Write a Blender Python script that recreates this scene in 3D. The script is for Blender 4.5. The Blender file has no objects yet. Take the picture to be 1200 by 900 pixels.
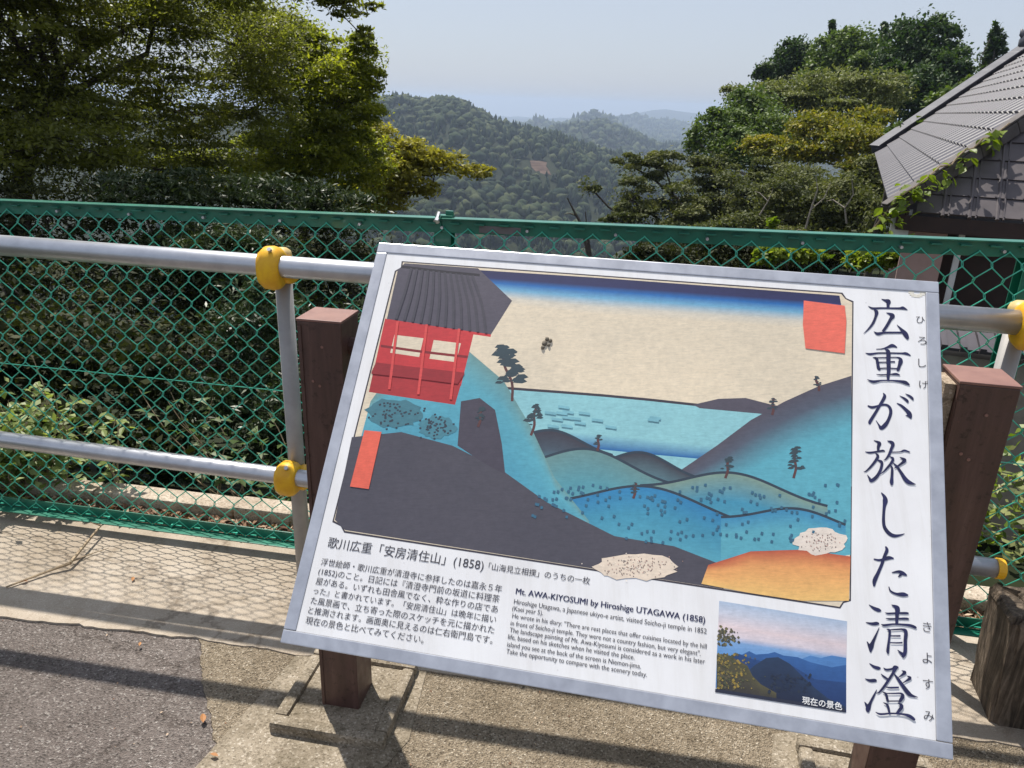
import bpy, bmesh, math, random
import numpy as np
from mathutils import Vector, Matrix
random.seed(7); RNG = np.random.default_rng(11)
S = bpy.context.scene; COL = S.collection

# ------------------------------------------------------------------ camera, world, sun, exposure
FPX = 899.7; CAMH = 1.5
R = np.array([[0.9994277, 0.0116523, 0.0317566], [0.0338268, -0.3442720, -0.9382604], [0.0, 0.9387977, -0.3444691]])
cam = bpy.data.objects.new('camera', bpy.data.cameras.new('camera')); COL.objects.link(cam)
cam.data.lens = FPX / 1200 * 36; cam.data.sensor_width = 36; cam.data.clip_start = .02; cam.data.clip_end = 30000
right = Vector(R[0]).normalized(); fwd = (Vector(R[2]) - right * right.dot(Vector(R[2]))).normalized(); up = right.cross(fwd)
cam.matrix_world = Matrix(((right.x, up.x, -fwd.x, 0), (right.y, up.y, -fwd.y, 0), (right.z, up.z, -fwd.z, CAMH), (0, 0, 0, 1)))
S.camera = cam
S.view_settings.view_transform = 'Standard'; S.view_settings.look = 'None'; S.view_settings.exposure = 0.42; S.view_settings.gamma = 1
SUN = Vector((-.245, .445, 1)).normalized()
w = bpy.data.worlds.new("World"); S.world = w; w.use_nodes = True
nt = w.node_tree; sky = nt.nodes.new('ShaderNodeTexSky'); sky.sky_type = 'NISHITA'; sky.sun_disc = False
sky.sun_elevation = math.asin(SUN.z); sky.sun_rotation = math.atan2(SUN.x, SUN.y)
sky.altitude = 100; sky.air_density = 1.0; sky.dust_density = 1.6; sky.ozone_density = 4.0
_m = nt.nodes.new('ShaderNodeMix'); _m.data_type = 'RGBA'; _m.inputs[0].default_value = .66; nt.links.new(sky.outputs[0], _m.inputs[6]); _m.inputs[7].default_value = (5.8, 6.2, 7.1, 1)   # milky summer haze over the whole sky
nt.links.new(_m.outputs[2], nt.nodes['Background'].inputs[0]); nt.nodes['Background'].inputs[1].default_value = 0.085
sl = bpy.data.lights.new('sun', 'SUN'); sl.energy = 4.8; sl.angle = math.radians(.75); sl.color = (1, .95, .87)
so = bpy.data.objects.new('sun', sl); COL.objects.link(so); so.rotation_euler = SUN.to_track_quat('Z', 'Y').to_euler(); so.location = (-20, 40, 60)
S.cycles.max_bounces = 6; S.cycles.diffuse_bounces = 3; S.cycles.transmission_bounces = 4; S.cycles.volume_bounces = 1
S.cycles.transparent_max_bounces = 6; S.cycles.caustics_reflective = False; S.cycles.caustics_refractive = False

# ------------------------------------------------------------------ helpers
C0 = np.array([0, 0, CAMH])
def ray(px, py):
    d = R.T @ np.array([(px - 600) / FPX, (py - 450) / FPX, 1.]); return d / np.linalg.norm(d)
def G(px, py, z=0.):
    d = ray(px, py); return C0 + d * ((z - CAMH) / d[2])
def pt(px, py, D):                      # point in that direction at horizontal distance D
    d = ray(px, py); return C0 + d * (D / math.hypot(d[0], d[1]))
def sg(r, g, b): return tuple((c / 255 / 12.92 if c / 255 < .04045 else ((c / 255 + .055) / 1.055) ** 2.4) for c in (r, g, b))

def tag(o, label=None, cat=None, group=None, kind=None):
    if label: o['label'] = label
    if cat: o['category'] = cat
    if group: o['group'] = group
    if kind: o['kind'] = kind
    return o
def empty(name, loc, label, cat, group=None, rz=0):
    o = bpy.data.objects.new(name, None); COL.objects.link(o); o.location = loc; o.rotation_euler = (0, 0, rz); o.empty_display_size = .1
    return tag(o, label, cat, group)
def link(name, me, mat=None, parent=None, keep=True):
    o = bpy.data.objects.new(name, me); COL.objects.link(o)
    if mat is not None and not len(me.materials): me.materials.append(mat)
    if parent is not None:
        o.parent = parent
        if keep:
            bpy.context.view_layer.update() if False else None
            o.matrix_parent_inverse = WM(parent).inverted()
    return o
def WM(o):
    m = o.matrix_basis.copy()
    return m if o.parent is None else WM(o.parent) @ o.matrix_parent_inverse @ m
class MB:
    def __init__(s): s.v = []; s.f = []; s.m = []; s.mi = 0
    def add(s, vs, fs):
        b = len(s.v); s.v += [tuple(map(float, q)) for q in vs]; s.f += [tuple(b + i for i in f) for f in fs]; s.m += [s.mi] * len(fs)
    def frame_box(s, o, ax, ay, az, dx, dy, dz):      # o = min corner, axes unit, sizes
        o = np.array(o, float); ax = np.array(ax) * dx; ay = np.array(ay) * dy; az = np.array(az) * dz
        vs = [o + i * ax + j * ay + k * az for k in (0, 1) for j in (0, 1) for i in (0, 1)]
        s.add(vs, [(0, 2, 3, 1), (4, 5, 7, 6), (0, 1, 5, 4), (2, 6, 7, 3), (0, 4, 6, 2), (1, 3, 7, 5)])
    def box(s, x0, x1, y0, y1, z0, z1): s.frame_box((x0, y0, z0), (1, 0, 0), (0, 1, 0), (0, 0, 1), x1 - x0, y1 - y0, z1 - z0)
    def tube(s, pts, rad, n=8, cap=True):
        pts = [Vector(p) for p in pts]; rad = rad if hasattr(rad, '__len__') else [rad] * len(pts)
        t0 = (pts[1] - pts[0]).normalized(); a = t0.orthogonal().normalized(); rings = []
        for i, p in enumerate(pts):
            t = (pts[min(i + 1, len(pts) - 1)] - pts[max(i - 1, 0)])
            t = t.normalized() if t.length > 1e-9 else t0
            a = (a - t * a.dot(t)); a = a.normalized() if a.length > 1e-6 else t.orthogonal().normalized(); b = t.cross(a)
            rings += [p + (a * math.cos(q) + b * math.sin(q)) * rad[i] for q in (2 * math.pi * k / n for k in range(n))]
        fs = [(i * n + k, i * n + (k + 1) % n, (i + 1) * n + (k + 1) % n, (i + 1) * n + k) for i in range(len(pts) - 1) for k in range(n)]
        if cap: fs += [tuple(range(n))[::-1], tuple(range((len(pts) - 1) * n, len(pts) * n))]
        s.add(rings, fs)
    def mesh(s, name, smooth=False, bevel=0):
        me = bpy.data.meshes.new(name); me.from_pydata(s.v, [], s.f); me.update()
        bm = bmesh.new(); bm.from_mesh(me); bmesh.ops.recalc_face_normals(bm, faces=bm.faces)
        if bevel: bmesh.ops.bevel(bm, geom=[e for e in bm.edges if e.calc_face_angle(0) > .4], offset=bevel, segments=2, profile=.6, affect='EDGES', clamp_overlap=True)
        bm.to_mesh(me); bm.free()
        if smooth: me.polygons.foreach_set('use_smooth', [True] * len(me.polygons))
        return me
    def build(s, name, mat, parent=None, smooth=False, bevel=0, keep=True):
        me = s.mesh(name, smooth, bevel); me.materials.append(mat); return link(name, me, None, parent, keep)
def npmesh(name, v, f4=None, f3=None, tone=None, mats=None):
    me = bpy.data.meshes.new(name); v = np.asarray(v, np.float32); me.vertices.add(len(v)); me.vertices.foreach_set('co', v.ravel())
    idx = []; st = []; n = 0
    if f4 is not None and len(f4): idx.append(np.asarray(f4).ravel()); st.append(np.arange(len(f4)) * 4); n = len(f4) * 4
    if f3 is not None and len(f3): idx.append(np.asarray(f3).ravel()); st.append(n + np.arange(len(f3)) * 3)
    idx = np.concatenate(idx).astype(np.int32); st = np.concatenate(st).astype(np.int32)
    me.loops.add(len(idx)); me.loops.foreach_set('vertex_index', idx); me.polygons.add(len(st)); me.polygons.foreach_set('loop_start', st)
    if tone is not None:
        a = me.attributes.new('tone', 'FLOAT', 'POINT'); a.data.foreach_set('value', np.asarray(tone, np.float32))
    me.update(calc_edges=True); me.validate(); return me

# ------------------------------------------------------------------ materials
def N(nt, t, **k):
    n = nt.nodes.new('ShaderNode' + t)
    for a, b in k.items():
        if a in ('inp',):
            for i, val in b.items(): n.inputs[i].default_value = val
        else: setattr(n, a, b)
    return n
def newmat(name):
    m = bpy.data.materials.new(name); m.use_nodes = True; return m, m.node_tree, m.node_tree.nodes['Principled BSDF']
def ramp(nt, fac, stops):
    r = N(nt, 'ValToRGB'); nt.links.new(fac, r.inputs[0]); e = r.color_ramp.elements
    while len(e) > len(stops): e.remove(e[-1])
    while len(e) < len(stops): e.new(.5)
    for i, (p, c) in enumerate(stops): e[i].position = p; e[i].color = (*c, 1)
    return r.outputs[0]
def noise(nt, scale, detail=6, rough=.6, vec=None, dist=0):
    n = N(nt, 'TexNoise', inp={'Scale': scale, 'Detail': detail, 'Roughness': rough, 'Distortion': dist})
    if vec is None: vec = N(nt, 'TexCoord').outputs['Object']
    nt.links.new(vec, n.inputs['Vector']); return n.outputs['Fac']
def mixc(nt, fac, a, b, mode='MIX'):
    m = N(nt, 'Mix', data_type='RGBA', blend_type=mode)
    if isinstance(fac, float): m.inputs[0].default_value = fac
    else: nt.links.new(fac, m.inputs[0])
    for s, i in ((a, 6), (b, 7)):
        if isinstance(s, tuple): m.inputs[i].default_value = (*s, 1)
        else: nt.links.new(s, m.inputs[i])
    return m.outputs[2]
def bump(nt, h, p, strength=.3, dist=.002):
    b = N(nt, 'Bump', inp={'Strength': strength, 'Distance': dist}); nt.links.new(h, b.inputs['Height']); nt.links.new(b.outputs[0], p.inputs['Normal'])
def simple(name, a, b=None, scale=8, rough=.6, metal=0, bs=.2, bd=.001, bscale=None, coat=0, spec=.5, detail=6):
    m, nt, p = newmat(name); b = b or tuple(c * .75 for c in a)
    f = noise(nt, scale, detail); nt.links.new(ramp(nt, f, [(.35, b), (.65, a)]), p.inputs['Base Color'])
    p.inputs['Roughness'].default_value = rough; p.inputs['Metallic'].default_value = metal; p.inputs['Coat Weight'].default_value = coat
    p.inputs['Specular IOR Level'].default_value = spec
    if bs: bump(nt, noise(nt, bscale or scale * 6, 4), p, bs, bd)
    return m
def speckled(name, base, dark, light, vs, mott=2.5, bs=.6, bd=.004, stain=(.5, .5, .5), rough=.85, lightamt=.93, crack=0.):
    m, nt, p = newmat(name); tc = N(nt, 'TexCoord').outputs['Object']
    vo = N(nt, 'TexVoronoi', inp={'Scale': vs}); nt.links.new(tc, vo.inputs['Vector'])
    sep = N(nt, 'SeparateColor'); nt.links.new(vo.outputs['Color'], sep.inputs[0])
    c = ramp(nt, sep.outputs[0], [(0, dark), (.35, base), (.8, base), (lightamt, tuple((x + y) / 2 for x, y in zip(base, light))), (1, light)])
    st = ramp(nt, noise(nt, mott, 7, .65, tc, .4), [(.3, stain), (.62, (1, 1, 1))]); c = mixc(nt, .85, c, st, 'MULTIPLY')
    c = mixc(nt, .8, c, ramp(nt, noise(nt, 9., 8, .75, tc, 1.2), [(.28, stain), (.45, (1, 1, 1)), (.66, (1, 1, 1)), (.8, (1.25, 1.22, 1.18))]), 'MULTIPLY')
    if crack:
        wv = N(nt, 'TexNoise', inp={'Scale': 5., 'Detail': 5, 'Roughness': .7}); nt.links.new(tc, wv.inputs['Vector']); wm_ = N(nt, 'Mix', data_type='VECTOR'); wm_.inputs[0].default_value = .22; nt.links.new(tc, wm_.inputs[4]); nt.links.new(wv.outputs['Color'], wm_.inputs[5])
        ve = N(nt, 'TexVoronoi', feature='DISTANCE_TO_EDGE', inp={'Scale': crack}); nt.links.new(wm_.outputs[1], ve.inputs['Vector']); c = mixc(nt, .5, c, ramp(nt, ve.outputs['Distance'], [(0, (.3, .27, .24)), (.004, (.45, .42, .4)), (.009, (1, 1, 1))]), 'MULTIPLY')
    fine = ramp(nt, noise(nt, vs * 1.7, 3, .7, tc), [(.3, (.75, .75, .75)), (.7, (1.15, 1.15, 1.15))]); c = mixc(nt, 1., c, fine, 'MULTIPLY')
    nt.links.new(c, p.inputs['Base Color']); p.inputs['Roughness'].default_value = rough; p.inputs['Specular IOR Level'].default_value = .25
    ad = N(nt, 'Math', operation='ADD'); nt.links.new(vo.outputs['Distance'], ad.inputs[0]); nt.links.new(noise(nt, vs * .6, 5, .7, tc), ad.inputs[1])
    bump(nt, ad.outputs[0], p, bs, bd); return m
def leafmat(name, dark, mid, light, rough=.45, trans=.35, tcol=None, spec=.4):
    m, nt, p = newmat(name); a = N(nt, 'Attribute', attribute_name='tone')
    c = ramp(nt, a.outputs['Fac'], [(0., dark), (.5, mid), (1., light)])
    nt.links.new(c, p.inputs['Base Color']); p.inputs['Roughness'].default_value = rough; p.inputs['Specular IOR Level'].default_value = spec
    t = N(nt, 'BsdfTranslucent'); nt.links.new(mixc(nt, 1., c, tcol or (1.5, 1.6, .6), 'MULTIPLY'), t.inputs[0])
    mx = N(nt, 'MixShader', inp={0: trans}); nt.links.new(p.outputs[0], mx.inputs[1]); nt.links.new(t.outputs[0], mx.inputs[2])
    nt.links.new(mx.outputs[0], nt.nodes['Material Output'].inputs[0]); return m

M = {}
M['asphalt'] = speckled('asphalt', (.225, .19, .17), (.10, .085, .075), (.5, .46, .42), 230, 1.8, 1.0, .006, (.62, .60, .58), lightamt=.965, crack=1.1)
M['rough_concrete'] = speckled('rough_concrete', (.345, .28, .20), (.145, .115, .08), (.66, .58, .46), 240, 2.6, 1.0, .006, (.5, .47, .42), lightamt=.955)
M['slab'] = speckled('slab_concrete', (.46, .395, .32), (.40, .34, .27), (.54, .48, .40), 330, 2.4, .3, .0015, (.55, .50, .43), crack=.9)
M['plinth'] = speckled('plinth_concrete', (.31, .26, .195), (.17, .14, .10), (.5, .44, .36), 210, 9, .5, .003, (.5, .48, .42))
M['coping'] = speckled('coping_concrete', (.50, .42, .33), (.3, .25, .19), (.62, .55, .46), 160, 6, .5, .003, (.6, .55, .5))
M['old_wood'] = None
M['alu'] = simple('brushed_aluminium', (.64, .65, .69), (.48, .49, .53), 22, .34, .75, .05, .0003, 200)
M['pipe'] = simple('galvanised_pipe', (.56, .57, .60), (.46, .47, .50), 18, .36, .85, .08, .0004, 120)
M['postpipe'] = simple('dull_galvanised_post', (.40, .385, .37), (.32, .31, .30), 12, .55, .35, .1, .0006, 90)
M['green'] = simple('green_coated_wire', (.06, .50, .34), (.05, .42, .28), 30, .35, 0, .05, .0003, coat=.2)
M['greenrail'] = simple('green_painted_steel', (.012, .175, .11), (.008, .12, .075), 14, .38, 0, .15, .0006, 90, coat=.2)
M['yellow'] = simple('yellow_plastic', (.86, .50, .012), (.72, .36, .015), 32, .45, 0, .4, .002, 40, detail=9)
M['cream'] = simple('faded_yellow_cap', (.66, .49, .2), (.52, .38, .15), 60, .5)
m_, nt, p = newmat('brown_painted_post'); tc = N(nt, 'TexCoord').outputs['Object']; mp = N(nt, 'Mapping', inp={'Scale': (22, 22, 2.2)}); nt.links.new(tc, mp.inputs[0])
c = ramp(nt, noise(nt, 1.5, 7, .7, mp.outputs[0], .3), [(.3, (.055, .028, .022)), (.55, (.088, .045, .036)), (.75, (.14, .08, .065))]); c = mixc(nt, .8, c, ramp(nt, noise(nt, 45, 6, .75, tc), [(.34, (.3, .28, .26)), (.44, (1, 1, 1)), (.66, (1, 1, 1)), (.74, (2.2, 2.0, 1.9))]), 'MULTIPLY')
nt.links.new(c, p.inputs['Base Color']); nt.links.new(ramp(nt, noise(nt, 18, 6, .7, tc), [(.3, (.32, .32, .32)), (.7, (.62, .62, .62))]), p.inputs['Roughness']); bump(nt, noise(nt, 160, 4, .6, tc), p, .25, .0006); M['brown'] = m_
M['browncap'] = simple('faded_brown_cap', (.26, .135, .105), (.2, .10, .08), 22, .5, 0, .2, .0008, 120)
M['sunlit_side'] = speckled('painted_sunlit_side', (.42, .33, .24), (.25, .19, .13), (.6, .5, .4), 240, 20, .5, .002)  # beige that paints sunlight on the right post's left side
M['litter'] = leafmat('dry_leaf', (.10, .045, .025), (.26, .15, .09), (.55, .42, .3), .8, .1)
M['soil'] = simple('soil', (.09, .06, .04), (.04, .03, .02), 9, .95, 0, .8, .02, 40)
M['bark'] = simple('bark', (.10, .08, .065), (.05, .04, .033), 14, .9, 0, .8, .01, 60)
M['palebark'] = simple('pale_bark', (.42, .37, .31), (.25, .21, .17), 14, .9, 0, .5, .01, 60)
M['deadwood'] = simple('dry_twig', (.42, .32, .2), (.24, .17, .1), 60, .8, 0, .4, .001)

# ------------------------------------------------------------------ terrain
TH = math.radians(-9.3); FD = np.array([math.cos(TH), math.sin(TH), 0]); FN = np.array([-FD[1], FD[0], 0]); FO = np.array([-.7, 2.30, 0])
def fp(s, q=0., z=0.): return FO + FD * s + FN * q + np.array([0, 0, z])
def _sil(pts, l, r):
    q = [ray(x, y) for x, y in pts]; a = [math.degrees(math.atan2(d[0], d[1])) for d in q]; e = [math.degrees(math.asin(d[2])) for d in q]
    return np.array([p[0] for p in l] + a + [p[0] for p in r]), np.array([p[1] for p in l] + e + [p[1] for p in r])
AZ, E1 = _sil([(440, 112), (467, 108), (495, 113), (523, 110), (542, 115), (560, 126), (587, 139), (613, 146), (653, 154), (700, 172), (760, 190), (820, 205)], [(-60, -2), (-30, -1), (-16, -.3)], [(20, -4.5), (40, -3), (60, -3)])
A2, E2 = _sil([(600, 160), (640, 152), (662, 147), (675, 144), (699, 140), (715, 143), (730, 150), (752, 159), (769, 168), (800, 170), (840, 172)], [(-60, -2.2), (-20, -2.2)], [(25, -2.6), (60, -2.5)])
A3, E3 = _sil([(560, 150), (610, 147), (624, 142), (631, 139), (639, 143), (650, 147), (662, 146), (678, 137), (695, 132), (712, 137), (722, 142), (733, 150), (760, 165), (800, 172)], [(-60, -1.5), (-20, -1.5)], [(30, -2.2), (60, -1.8)])
A4, E4 = _sil([(600, 150), (700, 146), (722, 139), (745, 135), (757, 138), (768, 143), (783, 141), (795, 144), (810, 148), (840, 150)], [(-60, -1.3), (-20, -1.35)], [(30, -1.3), (60, -1.3)])
A5, E5 = _sil([(700, 138), (745, 133), (765, 129), (780, 128), (800, 131), (830, 134), (860, 133)], [(-60, -.9), (0, -1.1)], [(30, -.8), (60, -.9)])
RID = [(880, 430, AZ, E1, 9), (1700, 350, A2, E2, 9), (2700, 380, A3, E3, 8), (3900, 450, A4, E4, 7), (6400, 600, A5, E5, 0)]
def sst(x, a, b): t = np.clip((x - a) / (b - a), 0, 1); return t * t * (3 - 2 * t)
def wob(x, y, s): return (np.sin(x / s + 1.3 * np.sin(y / s * .7)) + np.sin(y / s * 1.1 + 2 + 1.1 * np.sin(x / s * .6)) + .5 * np.sin((x + y) / s * 2.1)) / 2.5
def H(x, y):
    x = np.asarray(x, float); y = np.asarray(y, float); r = np.hypot(x, y) + 1e-6; az = np.degrees(np.arctan2(x, y))
    q = (x - FO[0]) * FN[0] + (y - FO[1]) * FN[1]
    left = -.04 - .55 * np.clip(q - .25, 0, 6) - .42 * np.clip(q - 6.25, 0, 150) - .13 * np.clip(q - 156, 0, 450)
    rt = -.04 - .75 * np.clip(q - .6, 0, 3.4) - .12 * np.clip(q - 16, 0, 80) - .42 * np.clip(q - 96, 0, 250)
    wr = sst(az, 8, 22); z = left * (1 - wr) + rt * wr
    z = np.maximum(z, -130) + wob(x, y, 60) * np.clip(r / 300, 0, 1) * 9 + wob(x, y, 17) * np.clip((r - 20) / 150, 0, 1) * 2
    front = sst(y, 300, 500)
    for r0, wd, A, Ee, th in RID:
        zr = CAMH + r0 * np.tan(np.radians(np.interp(az, A, Ee))) - th
        k = np.where(r < r0, np.exp(-((r - r0) / wd) ** 2), np.exp(-((r - r0) / (wd * .8)) ** 2))
        zz = -130 + (zr + 130) * k + wob(x, y, 75) * 9 * np.sin(np.pi * np.clip(k, 0, 1)) * (r0 < 1500)
        z = np.where(r > 250, np.maximum(z, zz), z)
    return np.where(y < 1, np.minimum(z, -.04), z)
def ground():
    naz = 240; rr = np.concatenate([np.linspace(.0, 12, 50), np.geomspace(12.4, 7600, 150)])
    azs = np.linspace(-180, 180, naz * 2 + 1)[:-1]
    azs = np.sort(np.concatenate([azs, np.linspace(-14, 14, 180)])); na = len(azs)
    a = np.radians(azs)[None, :]; r = rr[:, None] + .02
    X = r * np.sin(a); Y = r * np.cos(a); Z = H(X, Y)
    v = np.stack([X, Y, Z], -1).reshape(-1, 3); i, j = np.meshgrid(np.arange(len(rr) - 1), np.arange(na), indexing='ij'); j2 = (j + 1) % na
    f = np.stack([i * na + j, i * na + j2, (i + 1) * na + j2, (i + 1) * na + j], -1).reshape(-1, 4)
    m, nt, p = newmat('ground_cover')
    nt.links.new(ramp(nt, noise(nt, .35, 9, .7), [(.3, (.012, .014, .008)), (.55, (.022, .028, .012)), (.75, (.036, .042, .018))]), p.inputs['Base Color'])
    p.inputs['Roughness'].default_value = .95; p.inputs['Specular IOR Level'].default_value = .1
    me = npmesh('ground', v, f4=f); me.polygons.foreach_set('use_smooth', [True] * len(me.polygons))
    tag(link('ground', me, m), kind='structure')
ground()

def sheet(name, pts, z, mat, thick=.12):
    mb = MB(); n = len(pts); mb.add([(p[0], p[1], z) for p in pts] + [(p[0], p[1], z - thick) for p in pts],
        [tuple(range(n))] + [(i, (i + 1) % n, (i + 1) % n + n, i + n) for i in range(n)])
    o = mb.build(name, mat); tag(o, kind='structure'); return o
def jag(a, b, n, amp, rng):
    a = np.array(a[:2], float); b = np.array(b[:2], float); d = b - a; nn = np.array([-d[1], d[0]]) / np.linalg.norm(d); out = []; w = 0
    for i in range(n):
        w = w * .72 + rng.normal() * amp; out.append(a + d * i / n + nn * w)
    return out
rj = np.random.default_rng(3)
# near ground: asphalt, rough concrete strip, smooth gutter slab along the fence
e0 = G(-400, 706); e1 = G(0, 728); e2 = G(233, 760); 
slabL = np.array([-5.2, 2.30]); slabR = np.array([4.5, 1.40])
ln = lambda x: 1.812 + (x + .75) * -.135          # slab near edge
edge = jag((-5, ln(-5)), (4.5, ln(4.5)), 420, .0035, rj)
tl, tr = fp(-4.6, .04), fp(5.4, .04)
sheet('concrete_gutter_slab', edge + [(4.5, ln(4.5)), tr[:2], tl[:2]], 0., M['slab'])
sA, sB = G(231, 740), G(254, 905); sC = sA + (sB - sA) * 4.5; split = jag(sA, sC, 260, .0028, rj)
sheet('asphalt', [(-9, 3.1), (sA[0] - .001, 1.95)] + split + [(sC[0], sC[1] - .01), (-.3, -6), (-9, -6)], -.007, M['asphalt'])
sheet('rough_concrete_apron', [(sA[0], 1.95)] + [p + np.array([.001, 0]) for p in split] + [(sC[0] + .001, sC[1] - .01), (-.29, -6), (9, -6), (9, 1.2)], -.004, M['rough_concrete'])

# coping stones behind the fence
m = empty('stone_coping', fp(0, .3), 'pale stone coping course behind the green fence, bordering the leaf litter', 'kerb', )
s0 = -3.2
while s0 < 4:
    L = .58 + random.uniform(-.02, .02); mb = MB(); q0 = .145 + random.uniform(-.006, .006)
    mb.frame_box(fp(s0, q0, -.1), FD, FN, (0, 0, 1), L - .008, .092, .155 + random.uniform(-.006, .006)); mb.build('stone', M['coping'], m, bevel=.008); s0 += L

# dry leaf litter between the fence and the coping
def litter(n, s0, s1, q0, q1, z, size):
    s = RNG.uniform(s0, s1, n); q = RNG.uniform(q0, q1, n); c = FO + s[:, None] * FD + q[:, None] * FN; c[:, 2] = z + RNG.uniform(0, .022, n)
    return quads(c, size * RNG.uniform(.4, 1.3, n), .35, RNG, upb=1.2)
def quads(c, L, asp, rng, upb=.6, outdir=None, outw=0., fold=True):
    n = len(c); nrm = rng.normal(size=(n, 3)); nrm[:, 2] += upb * 1.5
    if outdir is not None: nrm += outdir * outw
    nrm /= np.linalg.norm(nrm, axis=1)[:, None]; t = rng.normal(size=(n, 3)); t -= nrm * (t * nrm).sum(1)[:, None]; t /= np.linalg.norm(t, axis=1)[:, None] + 1e-9
    b = np.cross(nrm, t); L = np.broadcast_to(L, (n,))[:, None]; W = L * asp
    v = np.stack([c - t * L * .5, c + b * W * .5 - t * L * .05, c + t * L * .5 - nrm * L * .08, c - b * W * .5 - t * L * .05], 1).reshape(-1, 3)
    return v
v = litter(7000, -2.6, 3.2, .03, .15, .0, .035); n = len(v) // 4
sheet('soil_strip', [fp(-4, .035), fp(5, .035), fp(5, .24), fp(-4, .24)], -.006, M['soil'])
o = link('leaf_litter', npmesh('leaf_litter', v, f4=np.arange(n * 4).reshape(-1, 4), tone=np.repeat(RNG.random(n) ** 1.3, 4)), M['litter'])
tag(o, 'dry brown leaf litter and wood chips between fence and coping', 'leaf litter', kind='stuff')

# ------------------------------------------------------------------ chain link fence
PW, PH = .0355, .0385
fence = empty('chain_link_fence', fp(0), 'green coated chain-link fence running across behind the information board', 'fence')
fz = lambda s: 1.171 + (s + .015) * .0165        # top edge, rising to the right
def wire_mesh(par):
    mb = MB(); pts = []; K = 28; r = .0017; d = .0032
    for k in range(K + 1):
        x = ((k + par) % 2) * PW; z = k * PH; s1 = d if (k % 2) else -d; s0_ = -s1
        e = -.002 if x == 0 else .002
        if k: pts.append((x + e, s0_, z - .004))
        if k < K: pts.append((x + e, s1, z + .004))
    mb.tube(pts, r, 5); return mb.mesh('wire', smooth=True)
wm = [wire_mesh(0), wire_mesh(1)]; [q.materials.append(M['green']) for q in wm]
i0 = int(-2.25 / PW); 
for i in range(i0, int(2.75 / PW)):
    s = i * PW; o = bpy.data.objects.new('wire', wm[i % 2]); COL.objects.link(o); o.parent = fence
    o.location = tuple(fp(s, -.008, .042) - FO); o.rotation_euler = (0, 0, TH); o.scale = (1, 1, (fz(s) - .018 - .042) / (28 * PH))
def angle(name, s0, s1, zt0, zt1, hgt, dep, top):
    mb = MB(); t = .004; segs = [(s0, s1)]
    for a, b in segs:
        A = fp(a, 0, zt0); B = fp(b, 0, zt1); ax = (B - A) / np.linalg.norm(B - A); L = np.linalg.norm(B - A)
        mb.frame_box(A + np.array([0, 0, -hgt]), ax, FN, (0, 0, 1), L, t, hgt)
        if top: mb.frame_box(A + FN * (-.012) + np.array([0, 0, 0.0005]), ax, FN, (0, 0, 1), L, dep, t)
        else: mb.frame_box(A + FN * (-dep) + np.array([0, 0, -hgt - t]), ax, FN, (0, 0, 1), L, dep - .0005, t)
    return mb.build(name, M['greenrail'], fence, bevel=.0012)
for a, b in ((-2.3, -1.95), (-1.95, .49), (.49, 2.06), (2.06, 2.9)):
    angle('top_rail', a + .0015, b - .0015, fz(a), fz(b), .038, .04, True)
    angle('bottom_rail', a + .0015, b - .0015, .078, .078, .034, .040, False)
for s in (-1.95, .49, 2.06):
    mb = MB(); mb.frame_box(fp(s - .025, .0045, -.1), FD, FN, (0, 0, 1), .05, .004, fz(s) - .044 + .1 + .04); mb.frame_box(fp(s - .002, .0088, -.1), FD, FN, (0, 0, 1), .004, .045, fz(s) + .09)
    mb.frame_box(fp(s - .025, .054, -.1), FD, FN, (0, 0, 1), .05, .004, fz(s) + .095); mb.build('post', M['greenrail'], fence, bevel=.0008)
    mb = MB(); mb.frame_box(fp(s - .02, .0, fz(s) + .005), FD, FN, (0, 0, 1), .05, .03, .006); mb.frame_box(fp(s + .008, .01, fz(s) + .0112), FD, FN, (0, 0, 1), .022, .012, .012); mb.build('bracket', M['greenrail'], fence, bevel=.001)
    mb = MB(); mb.tube([fp(s - .012, -.014, fz(s) - .004), fp(s - .012, .012, fz(s) + .016)], .006, 6); mb.tube([fp(s - .012, -.014, fz(s) - .006), fp(s - .012, -.007, fz(s) + .0)], .009, 6); mb.build('bolt', M['pipe'], fence)
mb = MB(); mb.tube([fp(-2.25, -.011, .614), fp(2.9, -.011, .60)], .0016, 5); mb.build('tension_wire', M['green'], fence)
for k in range(-9, 12):
    s = k * .2465
    for z in ((fz(s) - .022), .054):
        mb = MB(); mb.tube([fp(s, -.014, z), fp(s, .001, z)], .0045, 6); mb.build('rivet', M['pipe'] if z > .5 else M['green'], fence)
for k in range(-30, 37):
    s = k * .071 + .02; mb = MB(); zz = fz(s) - .012
    mb.frame_box(fp(s, -.0145, zz), FD, FN, (0, 0, 1), .028, .012, .0045); mb.build('tie', M['greenrail'], fence, bevel=.0008)
    mb = MB(); mb.frame_box(fp(s, -.0135, .055), FD, FN, (0, 0, 1), .022, .003, .0035); mb.build('tie', M['green'], fence)
mb = MB(); mb.frame_box(fp(.60, -.003, fz(.6) - .033), FD, FN, (0, 0, 1), .12, .002, .02); mb.build('rating_plate', simple('dull_plate', (.16, .15, .15), rough=.5), fence)

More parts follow.
